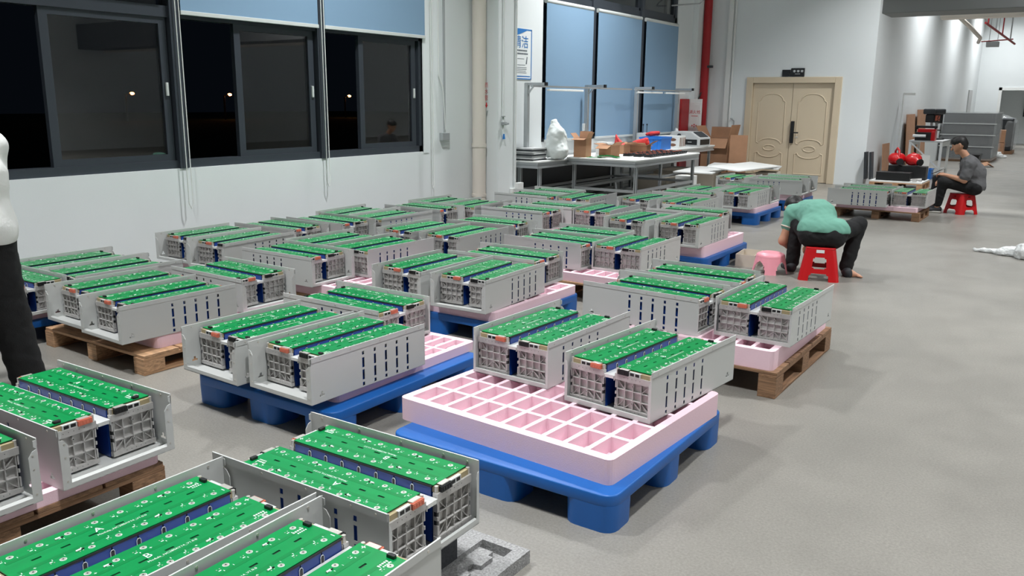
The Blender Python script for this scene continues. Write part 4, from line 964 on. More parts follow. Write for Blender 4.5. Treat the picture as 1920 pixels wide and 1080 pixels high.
# ------------------------------------------------------------------ stools
def stool(label, x, y, rz, wt, wb, h, m, arch=False, sticker=False):
    t = thing('plastic_stool', label, 'stool', (x, y, 0), rz)
    n = 16
    def hole(u, v):
        if arch: return abs(u) < .55 and v < .66*math.sqrt(max(0, 1-(u/.56)**2))+.0
        if abs(u) < .5 and v < .24*(1-max(0, abs(u)-.38)*3): return True
        if abs(u) < .40 and .38 < v < .74: return not (abs(u) > .32 and (v > .70 or v < .42))
        return abs(u) < .14 and .86 < v < .92 and not sticker
    us = [-1+2*i/40 for i in range(41)]; vs = [i/50 for i in range(51)]
    for k in range(4):
        a = k*PI/2; c, s = math.cos(a), math.sin(a)
        def T(u, v, w_):
            hw = (wb+(wt-wb)*v)/2; z = v*(h-.012); rr = .025
            px_, py_ = u*(hw-.004), -hw+w_+ (abs(u)**10)*rr
            return (px_*c-py_*s, px_*s+py_*c, z)
        obj('side_panel', MB().plate(us, vs, hole, 0, .005, T).mesh('side_panel', m, 0, 2, 50), t)
    mb = MB(); hw = wt/2; c = .035; pts = []
    for cx_, cy_, a0 in ((hw-c, hw-c, 0), (-hw+c, hw-c, 90), (-hw+c, -hw+c, 180), (hw-c, -hw+c, 270)): pts += [(cx_+c*math.cos(R(a0+q*18)), cy_+c*math.sin(R(a0+q*18))) for q in range(6)]
    mb.prism(pts, h-.022, h); obj('seat', mb.mesh('seat', m, .008, 3, 40), t)
    if sticker:
        v = .89; hw2 = (wb+(wt-wb)*v)/2
        obj('sticker', MB().box((-.035, -hw2-.003, h*v-.014), (.035, -hw2-.0005, h*v+.014)).mesh('sticker', M_PAPER), t)
    return t
stool('red plastic stool under the worker in the teal polo shirt', -1.93, 7.97, R(13.4), .26, .36, .305, M_RED, sticker=True)
stool('red plastic stool under the man with the phone', -1.46, 14.12, R(50), .26, .35, .30, M_RED)
def round_stool(label, x, y, rt, rb, h, m):
    t = thing('plastic_stool', label, 'stool', (x, y, 0), R(20)); nu, nv = 96, 30
    def rad(v): return rb+(rt-rb)*min(v/.8, 1)-(0 if v < .8 else .03*(1-math.sqrt(max(0, 1-((v-.8)/.2)**2))))
    hole = lambda u, v: v < .62*math.sqrt(max(0, 1-(((u % (PI/2))-PI/4)/.46)**2)) if abs((u % (PI/2))-PI/4) < .46 else False
    obj('legs', MB().plate([2*PI*i/nu for i in range(nu+1)], [i/nv for i in range(nv+1)], hole, 0, .006, lambda u, v, w_: ((rad(v)-w_)*math.cos(u), (rad(v)-w_)*math.sin(u), v*(h-.004))).mesh('legs', m, 0, 2, 50), t)
    r1 = rad(1.0); obj('seat', MB().lathe([(r1-.004, h-.014), (r1, h-.006), (r1-.012, h+.002), (r1-.03, h), (.03, h+.003), (.012, h)], 48).mesh('seat', m, 0, 2, 50), t)
round_stool('small pink plastic stool beside the open carton', -2.385, 7.96, .135, .165, .195, M_PINK)

# ------------------------------------------------------------------ boxes
def carton(label, x, y, z, sx, sy, sz, rz=0.0, m=None, flaps=(0, 0, 0, 0), open_=True, group=None, name='cardboard_box'):
    """open carton with four walls and tilted flaps (angle from vertical, deg; None = no flap)"""
    m = m or M_CARD; t = thing(name, label, 'box', (x, y, z), rz, group); w = .005; a, b = sx/2, sy/2
    mb = MB()
    if open_: mb.plate([-a, -a+w, a-w, a], [-b, -b+w, b-w, b], lambda u, v: abs(u) < a-w and abs(v) < b-w, w, sz, ID); mb.box((-a, -b, 0), (a, b, w))
    else: mb.box((-a, -b, 0), (a, b, sz))
    obj('body', mb.mesh('body', m, 0 if open_ else .004), t)
    if open_:
        for k, (nx, ny, ln, hw) in enumerate(((0, -1, sy*.48, a), (1, 0, sx*.48, b), (0, 1, sy*.48, a), (-1, 0, sx*.48, b))):
            if flaps[k] is None: continue
            g = R(flaps[k]); p = MB(); d = min(a, b)*.96
            def T(u, v, w_): 
                o = (sy/2 if ny else sx/2)+v*math.sin(g)+w_*math.cos(g)
                zz = sz+v*math.cos(g)-w_*math.sin(g)
                return (u, ny*o, zz) if ny else (nx*o, u, zz)
            p.plate([-hw, hw], [.001, ln], lambda u, v: False, -.004, 0, T); obj('flap', p.mesh('flap', m), t)
    else:
        p = MB(); p.box((-a, -.02, sz), (a, .02, sz+.001)); obj('tape', p.mesh('tape', M_TRIM), t)
    return t
carton('small open pale carton on the floor between blue pallet and pink stool', -2.69, 8.26, 0, .19, .36, .12, R(6), M_CARD2, (None,)*4)
# workbench group
def profile_table(label, x0, x1, y0, y1, h, cat='workbench', shelf=None, name='workbench', panel=False):
    t = thing(name, label, cat, ((x0+x1)/2, (y0+y1)/2, 0)); a, b = (x1-x0)/2, (y1-y0)/2; q = .045
    obj('tabletop', MB().box((-a, -b, h-.022), (a, b, h)).mesh('tabletop', M_WHITE, .003), t)
    mb = MB(); z0, z1 = h-.105, h-.022
    for zz0, zz1 in ((z0, z0+.03), (z1-.03, z1)):
        mb.plate([-a+.01, -a+.05, a-.05, a-.01], [-b+.01, -b+.05, b-.05, b-.01], lambda u, v: abs(u) < a-.05 and abs(v) < b-.05, zz0, zz1, ID)
    mb.plate([-a+.025, -a+.04, a-.04, a-.025], [-b+.025, -b+.04, b-.04, b-.025], lambda u, v: abs(u) < a-.04 and abs(v) < b-.04, z0+.03, z1-.03, ID)
    obj('apron', mb.mesh('apron', M_ALU), t)
    for sx in (-1, 1):
        for sy in (-1, 1):
            m = MB(); x, y = sx*(a-.06), sy*(b-.14); m.box((x-q/2, y-q/2, 0), (x+q/2, y+q/2, z0)); m.box((x-q/2-.002, y-.004, 0), (x+q/2+.002, y+.004, z0), 1); m.box((x-.004, y-q/2-.002, 0), (x+.004, y+q/2+.002, z0), 1)
            obj('leg', m.mesh('leg', [M_ALU, M_DARK]), t)
    for zz in (.28, .08):
        for sx in (-1, 1): m = MB().box((sx*(a-.06)-.02, -b+.16, zz-.02), (sx*(a-.06)+.02, b-.16, zz+.02)); obj('stretcher', m.mesh('stretcher', M_ALU), t)
        if zz == .28:
            for sy in (-1, 1): m = MB().box((-a+.08, sy*(b-.14)-.02, zz-.02), (a-.08, sy*(b-.14)+.02, zz+.02)); obj('stretcher', m.mesh('stretcher', M_ALU), t)
    if panel: obj('shade_sheet', MB().box((-a+.02, -b+.2, .02), (-a+.03, b-.2, z0)).mesh('shade_sheet', M_GREYMETAL), t)  # dark sheet standing in for the shaded wall behind the legs
    return t
profile_table('large aluminium profile workbench with white top standing out from the wall', -6.56, -5.40, 11.18, 13.62, .75)
t = profile_table('long aluminium wall bench carrying the light rack, left of the big workbench', -7.04, -6.58, 10.40, 13.70, .72, name='side_bench', panel=True)
for y in (10.64, 12.45):
    m = MB(); yy = y-12.05; m.box((.065-.23, yy-.03, .70), (.065-.17, yy+.03, 1.83)); obj('post', m.mesh('post', M_ALU), t)
    m = MB(); m.box((.065-.23, yy-.02, 1.80), (.41-.23, yy+.02, 1.84)); m.bar((.1-.23, yy, 1.66), (.22-.23, yy, 1.80), .02, .02); m.box((.41-.23, yy-.026, 1.795), (.44-.23, yy+.026, 1.845), 1); obj('arm', m.mesh('arm', [M_ALU, M_BLACK]), t)
m = MB(); m.box((.05, -1.6, 1.775), (.09, 1.6, 1.80)); obj('light_rail', m.mesh('light_rail', M_ALU), t)
m = MB(); m.box((.045, -1.15, 1.725), (.095, -.12, 1.755)); obj('tube_light', m.mesh('tube_light', M_TUBE, .006), t)
m = MB(); m.box((-.16, .31, 1.1), (-.13, .36, 1.22)); m.tube([(-.15, .34, 1.1), (-.1, .38, 1.0), (-.12, .42, .95), (-.14, .36, .92)], .012, 6, 1); obj('hook', m.mesh('hook', [M_TUBE, M_DARK]), t)
t = profile_table('far aluminium wall bench with printer and crate, near the red cabinet', -7.04, -6.16, 13.74, 16.30, .75, name='side_bench')
for y in (14.35, 16.2):
    m = MB(); yy = y-15.02; m.box((-.40, yy-.03, .73), (-.34, yy+.03, 1.83)); obj('post', m.mesh('post', M_ALU), t)
    m = MB(); m.box((-.40, yy-.02, 1.80), (-.06, yy+.02, 1.84)); m.box((-.06, yy-.026, 1.795), (-.03, yy+.026, 1.845), 1); obj('arm', m.mesh('arm', [M_ALU, M_BLACK]), t)
m = MB(); m.box((-.13, -1.28, 1.775), (-.09, 1.22, 1.80)); obj('light_rail', m.mesh('light_rail', M_ALU), t)
for a, b in ((-1.2, -.15), (.0, .9)):
    m = MB(); m.box((-.135, a, 1.725), (-.085, b, 1.755)); obj('tube_light', m.mesh('tube_light', M_TUBE, .006), t)
# things on the benches
for k in range(8):
    single('foam_sheet', 'grey sheet in the small pile at the left end of the wall bench', 'sheet', MB().box((-.16, -.19, 0), (.16, .19, .02)), M_CEIL if k % 3 else M_GREYMETAL, (-6.87+.01*math.sin(k*2.1), 10.64+.012*math.cos(k*3.3), .72+k*.023), R(4*math.sin(k*1.7)), 'grey sheets piled on the wall bench')
me = sdf_mesh('sack', [('c', (0, 0, .12), (0, 0, .32), .17, .15), ('c', (.0, -.13, .10), (.0, .13, .10), .12, .12), ('c', (0, .02, .32), (-.02, .05, .52), .10, .055), ('c', (0, -.08, .28), (0, -.13, .38), .09, .045), ('x', (0, 0, -.15), (.6, .6, .15))], .012, .06, M_SACK, noise=[(.012, 30, .5), (.007, 62, 1.1)])
tag(obj('plastic_sack', me, None, (-6.63, 10.99, .745), R(60)), 'bulging white plastic sack at the left corner of the big workbench', 'sack')
carton('tall open brown carton right behind the white sack', -6.40, 11.38, .75, .2, .22, .28, R(8), None, (100, 25, 20, 40))
carton('open brown carton with spread flaps, second from the white sack', -6.15, 11.78, .75, .22, .24, .17, R(-6), None, (115, 60, None, 80))
carton('white closed carton among the brown ones on the big workbench', -6.38, 12.05, .75, .2, .2, .2, 0, M_WHITE, open_=False)
carton('low brown carton holding the upright red bag', -6.34, 12.50, .75, .26, .26, .15, R(4), None, (None, 70, 95, None))
carton('open brown carton with a red bag bulging out, left of blue crate', -6.24, 13.06, .75, .30, .28, .12, R(10), None, (70, 60, 100, 75))
def redbag(label, x, y, z, pr, rz=0.0): tag(obj('bubble_bag', sdf_mesh('bubble_bag', pr, .009, .03, M_REDBAG, noise=[(.004, 90, .3)]), None, (x, y, z), rz), label, 'bag')
redbag('pointed red bubble bag standing upright out of a low carton', -6.34, 12.50, .80, [('c', (-.06, 0, .06), (.06, 0, .06), .05, .05), ('c', (-.05, 0, .08), (-.07, 0, .26), .045, .008), ('c', (.06, 0, .08), (-.06, 0, .22), .04, .012)])
redbag('red bubble bag bulging from the open carton left of the crate', -6.24, 13.05, .82, [('c', (-.1, 0, .06), (.1, .02, .09), .055, .06), ('c', (-.05, 0, .08), (.12, 0, .15), .05, .03)])
redbag('red bubble bag lying on the rim of the blue crate', -6.43, 13.93, .985, [('c', (-.1, 0, .03), (.1, .02, .05), .03, .035), ('c', (-.02, 0, .04), (.12, 0, .07), .04, .02)])
def crate():
    t = thing('plastic_crate', 'blue plastic crate on the far wall bench', 'crate', (-6.42, 14.06, .75), R(3)); a, b, h, w = .2, .24, .22, .008; mb = MB()
    mb.plate([-a, -a+w, a-w, a], [-b, -b+w, b-w, b], lambda u, v: abs(u) < a-w and abs(v) < b-w, w, h, ID); mb.box((-a, -b, 0), (a, b, w)); obj('body', mb.mesh('body', M_CRATE), t)
    mb = MB(); mb.plate([-a-.014, -a, a, a+.014], [-b-.014, -b, b, b+.014], lambda u, v: abs(u) < a and abs(v) < b, h-.03, h, ID); obj('rim', mb.mesh('rim', M_CRATE), t)
    for k in range(4): mb = MB(); mb.box((-a+.05+k*.09, -b-.009, .02), (-a+.06+k*.09, -b, h-.03)); obj('rib', mb.mesh('rib', M_CRATE), t)
    return t
crate()
t = thing('display_box', 'white box with four brown oval windows right of the blue crate', 'box', (-6.42, 14.78, .75), R(2))
obj('body', MB().box((-.2, -.17, 0), (.2, .17, .22)).mesh('body', M_WHITE, .004), t)
m = MB()
for x in (-.095, .085):
    for z in (.06, .155): m.prism([(x+(.035+.03*abs(math.cos(q*PI/12)))*math.cos(q*PI/12)*1.0, z+.028*math.sin(q*PI/12)) for q in range(24)], -.173, -.1702, 0, lambda a, b, c: (a, c, b))
for y in (-.11, -.03, .05, .12): m.box((.2, y, .03), (.203, y+.035, .19))
obj('oval_windows', m.mesh('oval_windows', M_BROWN), t)
def printer():
    t = thing('label_printer', 'grey desktop machine with dark drawer at the end of the far wall bench', 'machine', (-6.44, 15.72, .75), R(-4))
    m = MB(); m.prism([(-.3, 0), (.3, 0), (.3, .16), (.12, .27), (-.3, .27)], -.25, .25, 0, lambda x, z, y: (x, y, z)); obj('body', m.mesh('body', M_CEIL, .012), t)
    m = MB(); m.box((-.04, -.256, .03), (.26, -.249, .13)); m.box((.301, -.2, .03), (.306, .2, .13)); obj('drawer', m.mesh('drawer', M_BLACK), t)
    m = MB(); m.bar((.285, 0, .178), (.135, 0, .268), .34, .01); obj('control_panel', m.mesh('control_panel', M_DARK), t)
    m = MB(); m.box((.07, -.262, .075), (.15, -.256, .085)); obj('handle', m.mesh('handle', M_BLINDBAR), t)
    m = MB(); m.lathe([(.045, 0), (.045, .008)], 20); m.v = [(x-.12, -.25-z, y+.19) for x, y, z in m.v]; obj('fan_vent', m.mesh('fan_vent', M_DARK), t)
printer()
me = sdf_mesh('plastic_bag', [('c', (0, -.14, .1), (0, .14, .1), .12, .12), ('c', (0, 0, .15), (0, 0, .3), .10, .03), ('x', (0, 0, -.15), (.6, .6, .15))], .014, .05, M_BUBBLE, noise=[(.008, 34, .5)])
tag(obj('plastic_bag', me, None, (-6.88, 16.02, .75)), 'clear domed plastic bag behind the grey desktop machine', 'bag')
t = thing('router', 'beige box with two black antennas behind the blue crate', 'router', (-6.82, 14.45, .75))
obj('body', MB().box((-.1, -.16, 0), (.1, .16, .27)).mesh('body', M_CEIL, .008), t); obj('screen', MB().box((.1, -.1, .14), (.104, .1, .24)).mesh('screen', M_TEXTGREY), t)
for y in (-.08, .08): obj('antenna', MB().tube([(0, y, .27), (0, y, .40), (0, y, .405), (0, y, .43)], [.006, .006, .012, .012], 8).mesh('antenna', M_BLACK), t)
for k in range(9):
    x, y, z = -5.93+(k % 3)*.18, 12.14+(k//3)*.50+.012*math.cos(k*1.9), .7505
    t = thing('bus_strip', 'black module strip with copper tabs lying on the big workbench', 'strip', (x, y, z), R(3*math.sin(k)), 'black strips on the big workbench')
    m = MB(); m.box((-.06, -.22, 0), (.06, .22, .025)); 
    for q in range(5): m.box((-.075, -.19+q*.09, .025), (.075, -.15+q*.09, .04))
    obj('body', m.mesh('body', M_BLACK, .003), t)
    m = MB()
    for q in range(3): m.box((-.05, -.17+q*.15, .04), (-.01, -.14+q*.15, .05))
    obj('tabs', m.mesh('tabs', M_ORANGE), t)
for k, (x, y, a) in enumerate(((-6.15, 11.36, 20), (-5.90, 11.5, -35), (-6.03, 11.42, 70))):
    single('loose_board', 'green circuit board lying loose before the open cartons', 'circuit board', MB().box((-.14, -.05, 0), (.14, .05, .004)).box((-.1, -.03, .004), (-.06, .02, .012)).box((.02, -.02, .004), (.08, .03, .01)), M_PCB, (x, y, .751+.013*k), R(a), 'loose green boards on the workbench')
carton('white carton with brown print under the far end of the workbench', -5.72, 13.86, 0, .3, .22, .34, R(-8), M_WHITE, open_=False)
# white boards and pale cartons before the door
for lab, x, y, sx, sy, h, rz in (('pale closed carton under white boards, nearest the workbench end', -5.72, 14.75, .45, .45, .33, 3), ('pale closed carton under the tilted white board', -5.22, 15.05, .5, .5, .32, -4), ('pale closed carton below the rear white boards by the far bench', -6.05, 15.6, .42, .5, .30, 8), ('pale carton at the right end of the white board pile', -4.98, 16.05, .36, .5, .30, 5)):
    carton(lab, x, y, 0, sx, sy, h, R(rz), M_CARD2, open_=False)
for k, (lab, x, y, z, sx, sy, rz, tl) in enumerate((('white foam board lying flat at the left of the pile', -5.85, 15.0, .345, .7, 1.5, 6, 0), ('white foam board tilted on top of the pile before the door', -5.2, 15.35, .40, .62, 1.7, -8, 4), ('white foam board at the back of the pile under the tilted one', -5.45, 16.1, .372, 1.3, .8, 12, 1))):
    single('foam_board', lab, 'board', MB().box((-sx/2, -sy/2, 0), (sx/2, sy/2, .02)), M_WHITE, (x, y, z+(.02*k if k != 2 else 0)), 0, rot=(0, R(tl), R(rz)))
for k, (x, y) in enumerate(((-6.62, 14.9), (-6.68, 15.5))):
    single('foam_board', ('white board on the floor under the far wall bench, nearer one', 'white board on the floor under the far wall bench, farther one')[k], 'board', MB().box((-.3, -.4, .0), (.3, .4, .22+.06*k)), M_CARD2, (x, y+.05*k-.2+k*.35, 0), R(4-9*k))
carton('big open brown carton standing between red cabinet and beige door', -6.33, 16.98, 0, .58, .46, .86, R(-3), None, (150, 12, 8, 30))
single('cardboard_sheet', 'tall brown cardboard sheet leaning beside the beige door frame', 'cardboard', MB().box((-.17, 0, 0), (.17, .012, .95)), M_CARD, (-5.80, 16.62, .0), R(14), rot=(R(-8), 0, R(14)))

# ------------------------------------------------------------------ right aisle
wood_pallet('low wooden pallet with white sheet and black boxes by the jut wall', -3.42, -2.48, 17.35, 18.25, .12)
single('foam_board', 'white sheet on the low pallet under the long black boxes', 'board', MB().box((-.46, -.44, 0), (.46, .44, .03)), M_WHITE, (-2.95, 17.8, .12), bevel=.004)
single('black_box', 'long black metal box at the front of the low pallet', 'box', MB().box((-.30, -.16, 0), (.30, .16, .16)), M_BLACK, (-3.02, 17.58, .15), bevel=.006)
single('black_box', 'long black metal box at the back of the low pallet below the blowers', 'box', MB().box((-.34, -.13, 0), (.34, .13, .26)), M_BLACK, (-2.86, 18.02, .15), bevel=.006)
single('metal_fittings', 'small pile of metal fittings at the right end of the low pallet', 'fittings', MB().tube([(0,0,.02), (.1,.05,.03), (.2,-.02,.02)], .015, 8).box((.05,-.1,0), (.12,-.05,.05)).tube([(.0,.1,.02), (.18,.1,.04)], .018, 8), M_CAST, (-2.72, 17.52, .152))
for k in range(2): single('leaning_board', ('black panel leaning on the jut wall, left one of two', 'black panel leaning on the jut wall, right one of two')[k], 'panel', MB().box((0, 0, 0), (.04, .22, .52)), M_DARK, (-3.54+.09*k, 17.42+.02*k, .15), 0, rot=(0, R(-4), 0))
def blower(label, x, y, z, rz, hs):
    t = thing('blower', label, 'blower', (x, y, z), rz)
    me = sdf_mesh('body', [('c', (0, -.05, .12), (0, .05, .12), .115, .115), ('c', (.05, 0, .15), (.12, 0, .08), .075, .07), ('x', (0, 0, -.2), (.5, .5, .2))], .01, .03, M_RED); obj('body', me, t)
    m = MB(); m.tube([(-.11, 0, .14), (-.12, 0, .24*hs+.05), (-.02, 0, .30*hs+.06), (.09, 0, .26*hs+.05), (.12, 0, .14)], [.022, .02, .018, .02, .024], 10); obj('handle', m.mesh('handle', M_RED, 0, 2, 60), t)
    m = MB(); m.tube([(.13, 0, .075), (.20, 0, .075)], [.06, .066], 16); obj('nozzle', m.mesh('nozzle', M_BLACK, 0, 2, 60), t)
blower('red blower with tall handle on the black box, left one', -3.08, 18.02, .412, R(-62), .9); blower('red blower lying on the black box, right one', -2.78, 18.02, .412, R(-40), .6)
def tall_sheet(label, y, w_, h, x=XJ+.02, th=.012): single('cardboard_sheet', label, 'cardboard', MB().box((0, -w_/2, 0), (th, w_/2, h)), M_CARD, (x+.12, y, 0), 0, rot=(0, R(-4), 0))
tall_sheet('small brown cardboard sheet leaning on the jut wall behind black panels', 19.0, .7, .78)
tall_sheet('tall brown cardboard sheet leaning on the wall, left of drill table', 21.8, 1.1, 1.35); tall_sheet('tallest brown cardboard sheet leaning on the wall behind the drill', 23.3, 1.2, 1.45)
def drill_table():
    x0, x1, y0, y1, h = -3.30, -2.62, 20.5, 21.7, .80; t = thing('steel_table', 'white steel table carrying the drill press', 'table', ((x0+x1)/2, (y0+y1)/2, 0)); a, b = (x1-x0)/2, (y1-y0)/2
    obj('tabletop', MB().box((-a, -b, h-.03), (a, b, h)).mesh('tabletop', M_CEIL), t)
    for sx in (-1, 1):
        for sy in (-1, 1): obj('leg', MB().box((sx*(a-.03)-.025, sy*(b-.03)-.025, 0), (sx*(a-.03)+.025, sy*(b-.03)+.025, h-.03)).mesh('leg', M_WHITE), t)
    for sx in (-1, 1): obj('apron', MB().box((sx*(a-.03)-.02, -b+.05, h-.12), (sx*(a-.03)+.02, b-.05, h-.03)).mesh('apron', M_WHITE), t)
    obj('brace', MB().bar((-a+.05, -b+.03, h-.06), (a-.05, -b+.03, .22), .03, .03).mesh('brace', M_WHITE), t)
    obj('shelf', MB().box((-a+.03, -b+.03, .14), (a-.03, b-.03, .16)).mesh('shelf', M_WHITE), t)
    t = thing('drill_press', 'black bench drill press with orange detail on the white steel table', 'drill press', (-2.95, 21.3, h), R(-20))
    obj('base', MB().box((-.16, -.22, 0), (.16, .22, .035)).mesh('base', M_BLACK, .006), t)
    obj('column', MB().tube([(0, .12, .03), (0, .12, .62)], .03, 14).mesh('column', M_ALU, 0, 2, 40), t)
    obj('work_table', MB().box((-.13, -.2, .2), (.13, .08, .225)).mesh('work_table', M_BLACK, .004), t)
    obj('belt_cover', MB().box((-.15, -.26, .56), (.15, .2, .68)).mesh('belt_cover', M_DARK, .03), t)
    obj('head', MB().box((-.1, -.22, .38), (.1, .08, .56)).mesh('head', M_BLACK, .02), t)
    obj('motor', MB().tube([(0, .2, .36), (0, .2, .56)], .08, 16).mesh('motor', M_BLACK, 0, 2, 40), t)
    obj('side_plate', MB().box((.1, -.16, .42), (.112, .02, .54)).mesh('side_plate', M_ORANGE, .003), t)
    obj('chuck', MB().tube([(0, -.1, .38), (0, -.1, .32), (0, -.1, .27)], [.03, .025, .01], 12).mesh('chuck', M_ALU, 0, 2, 40), t)
    m = MB(); 
    for q in range(3): m.tube([(.1, -.08, .45), (.17, -.08+.1*math.cos(q*2.1), .45+.1*math.sin(q*2.1))], .008, 6)
    obj('feed_handle', m.mesh('feed_handle', M_BLACK), t)
    t = thing('bench_saw', 'red and black bench machine with white roller on the steel table', 'machine', (-3.0, 20.68, h))
    obj('body', MB().box((-.2, -.12, 0), (.14, .14, .18)).mesh('body', M_BLACK, .01), t); obj('red_cover', MB().box((-.16, -.10, .17), (.2, .14, .25)).box((.12, -.13, 0), (.2, .14, .2)).mesh('red_cover', M_RED, .01), t)
    obj('roller', MB().tube([(-.24, -.13, .10), (.02, -.13, .10)], .03, 14).mesh('roller', M_PAPER, 0, 2, 40), t)
    obj('top_bar', MB().box((-.22, -.06, .27), (.22, .02, .32)).box((-.2, -.03, .24), (-.16, 0, .27)).box((.16, -.03, .24), (.2, 0, .27)).mesh('top_bar', M_BLACK, .006), t)
drill_table()
t = thing('plastic_bin', 'blue plastic bin on the floor by the steel table', 'bin', (-2.95, 20.25, 0)); m = MB(); m.plate([-.22, -.21, .21, .22], [-.16, -.15, .15, .16], lambda u, v: abs(u) < .21 and abs(v) < .15, .005, .22, ID); m.box((-.22, -.16, 0), (.22, .16, .005)); obj('body', m.mesh('body', M_CRATE), t)
m = MB(); m.plate([-.235, -.22, .22, .235], [-.175, -.16, .16, .175], lambda u, v: abs(u) < .22 and abs(v) < .16, .2, .22, ID); obj('rim', m.mesh('rim', M_CRATE), t)
single('white_panel', 'white panel leaning upright against the steel table', 'panel', MB().box((-.12, 0, 0), (.12, .015, .52)), M_WHITE, (-2.9, 20.0, 0), rot=(R(-10), 0, 0))
t = thing('pole_light', 'thin white pole with a small lamp arm against the jut wall', 'lamp', (XJ+.06, 20.55, 0)); obj('pole', MB().tube([(0,0,0), (0,0,1.8)], .012, 8).mesh('pole', M_WHITE), t); obj('arm', MB().box((0, -.02, 1.77), (.24, .02, 1.82)).mesh('arm', M_WHITE, .004), t)
def wrapped_stack():
    t = thing('wrapped_cabinet_stack', 'tall stack of dark cabinets wrapped in clear film', 'cabinet stack', (-2.87, 28.1, 0)); a, b = .64, 1.0
    for k, (z0, z1) in enumerate(((.10, .42), (.43, .74), (.75, 1.05), (1.06, 1.34))):
        m = MB(); m.prism([(-a, z0), (a, z0), (a, z1-(.0 if k < 3 else .0)), (a-(.10 if k == 3 else 0), z1), (-a, z1)], -b, b, 0, lambda x, z, y: (x, y, z)); m.box((-a+.06, -b-.012, z0+.05), (-.05, -b, z1-.05)); m.box((.05, -b-.012, z0+.05), (a-.08, -b, z1-.05))
        obj('cabinet', m.mesh('cabinet', M_GREYMETAL if k < 3 else M_DARK, .008), t)
    obj('pallet_base', MB().box((-a, -b, 0), (a, b, .09)).mesh('pallet_base', M_WOODXD), t)
    v = MB(); nx, nz = 14, 12; random.seed(3)
    v.plate([-a-.04+(2*a+.08)*i/nx for i in range(nx+1)], [.05+1.33*i/nz for i in range(nz+1)], lambda u, w_: False, -.004, 0, lambda u, w_, q: (u, -b-.045-q+.012*math.sin(u*19+w_*7)*math.sin(w_*23), w_))
    v.plate([-b+2*b*i/nx for i in range(nx+1)], [.05+1.33*i/nz for i in range(nz+1)], lambda u, w_: False, -.004, 0, lambda u, w_, q: (a+.04+q+.012*math.sin(u*17+w_*9)*math.sin(w_*21), u, w_))
    obj('film', v.mesh('film', M_CLEAR, 0, 2, 60), t)
    for z in (.425, .745, 1.055): obj('film_seam', MB().box((-a-.05, -b-.075, z-.012), (a+.06, -b-.065, z+.012)).mesh('film_seam', M_BUBBLE), t)
wrapped_stack()
single('black_crate', 'black metal crate on the floor in front of the wrapped cabinets', 'crate', MB().box((-.22, -.3, 0), (.22, .3, .26)).box((-.24, -.32, .23), (.24, .32, .27)), M_BLACK, (-2.62, 26.2, 0), bevel=.006)
single('cardboard_scrap', 'torn piece of brown cardboard on the floor by the black crate', 'cardboard', MB().obox((0,0,.06), (.3, .3, .01), (R(10), R(-14), R(20))).obox((.16, .05, .05), (.16, .3, .01), (0, R(30), R(20))).obox((-.1, -.1, .05), (.2, .01, .09), (0, 0, R(20))), M_CARD, (-2.22, 25.1, 0))
t = thing('wrapped_goods', 'far pallet load wrapped in clear film beyond the dark cabinets', 'pallet load', (-2.45, 32.6, 0))
obj('load', MB().box((-.3, -.5, .1), (.35, .5, 1.15)).mesh('load', M_GREYMETAL, .04), t); obj('pallet_base', MB().box((-.36, -.55, 0), (.4, .55, .1)).mesh('pallet_base', M_WOODXD), t)
obj('film', sdf_mesh('film', [('c', (-.2, -.3, .35), (-.2, -.3, .95), .24, .24), ('c', (.25, -.3, .35), (.25, -.3, .95), .24, .24), ('c', (.0, .3, .4), (.0, .3, .95), .3, .3)], .03, .1, M_CLEAR, noise=[(.02, 20, .4)]), t)
carton('upper brown carton stacked before the far wrapped load', -2.46, 31.0, .42, .5, .5, .38, R(4), None, open_=False); carton('lower brown carton standing before the far wrapped load', -2.46, 31.0, 0, .5, .5, .41, 0, None, open_=False)
for k in range(3): tag(obj('film_roll', sdf_mesh('film_roll', [('c', (-.12, -.1, .12), (.12, .1, .12), .11, .10)], .02, .04, M_BUBBLE, noise=[(.012, 26, .4+k)]), None, (-2.88, 30.3+.15*k, .0+.24*k)), ('white film bundle at the bottom beside the brown cartons', 'white film bundle in the middle beside the brown cartons', 'white film bundle on top beside the brown cartons')[k], 'film')
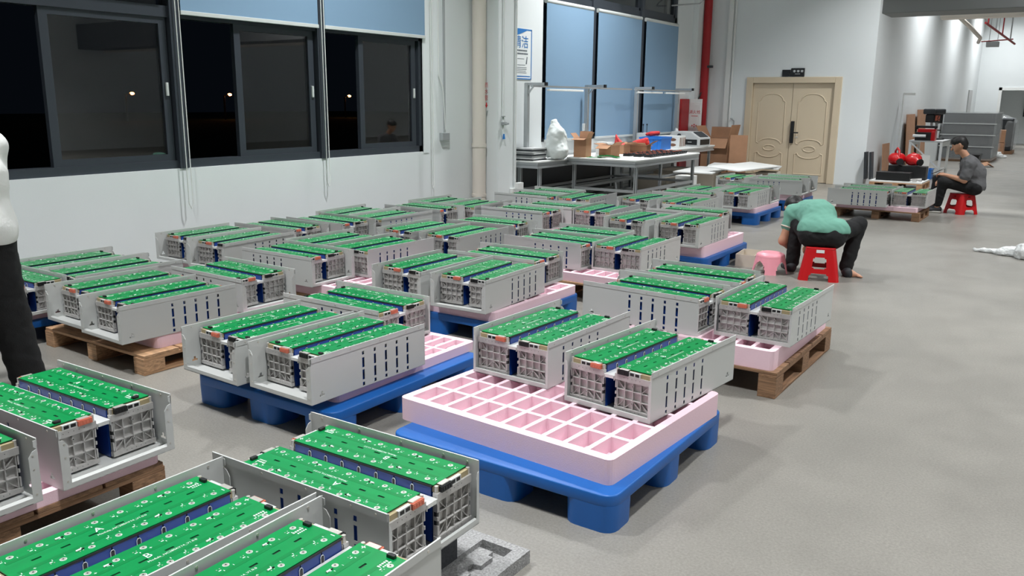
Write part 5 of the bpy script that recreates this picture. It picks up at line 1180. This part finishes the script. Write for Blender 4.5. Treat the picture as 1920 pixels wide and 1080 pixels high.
tag(obj('plastic_film', sdf_mesh('plastic_film', [('c', (-.2, -.1, .05), (.25, .1, .03), .11, .06), ('c', (-.05, 0, .1), (.1, .05, .12), .1, .07), ('x', (0, 0, -.3), (2, 2, .3))], .014, .06, M_BUBBLE, noise=[(.02, 26, .4), (.01, 55, 1.2)]), None, (-2.32, 29.6, 0)), 'crumpled white film on the floor before the far cartons', 'film')
# bubble wrap at the right edge
tag(obj('bubble_wrap', sdf_mesh('bubble_wrap', [('c', (-.46, .1, .02), (-.15, .05, .025), .02, .04), ('c', (-.2, 0, .03), (.1, .05, .06), .05, .09), ('c', (.05, -.1, .06), (.35, -.1, .12), .12, .18), ('c', (.15, .05, .12), (.4, .05, .2), .13, .16), ('x', (0, 0, -.6), (3, 3, .6))], .01, .05, M_BUBBLE, noise=[(.012, 38, .4), (.007, 80, 1.2)]), None, (-.44, 10.42, 0)), 'crumpled clear bubble wrap on the floor at the right edge', 'bubble wrap')

# ------------------------------------------------------------------ grey foam under the foreground chassis
def grey_foam():
    x0, x1, y0, y1 = -2.36, -1.445, .72, 2.272; xs = [(-1.625, -1.495)]; ys = [(1.94, 2.235), (1.60, 1.90)]
    us = [x0, x1]+[q for p in xs for q in p]; vs = [y0, y1]+[q for p in ys for q in p]
    m = MB(); m.plate(us, vs, lambda u, v: any(a < u < b for a, b in xs) and any(a < v < b for a, b in ys), .012, .05, ID); m.box((x0, y0, 0), (x1, y1, .012))
    for a, b in ys:
        c = (a+b)/2; m.prism([(-1.625, a), (-1.56, a), (-1.56, a+.05), (-1.545, a+.05), (-1.545, c-.03), (-1.575, c-.02), (-1.58, c), (-1.575, c+.02), (-1.545, c+.03), (-1.545, b-.05), (-1.565, b-.05), (-1.565, b-.02), (-1.625, b-.02)], .012, .03)
    single('foam_slab', 'grey speckled foam slab with cut out pockets on the floor at bottom', 'foam', m, M_FOAM2)
    m = MB(); m.box((-2.34, .76, .05), (-1.62, 2.08, .2)); single('foam_block', 'dark grey foam block carrying the bottom edge chassis', 'foam', m, mat('dark_foam', (60, 62, 66), .9, noise=(120, .3)))
grey_foam()
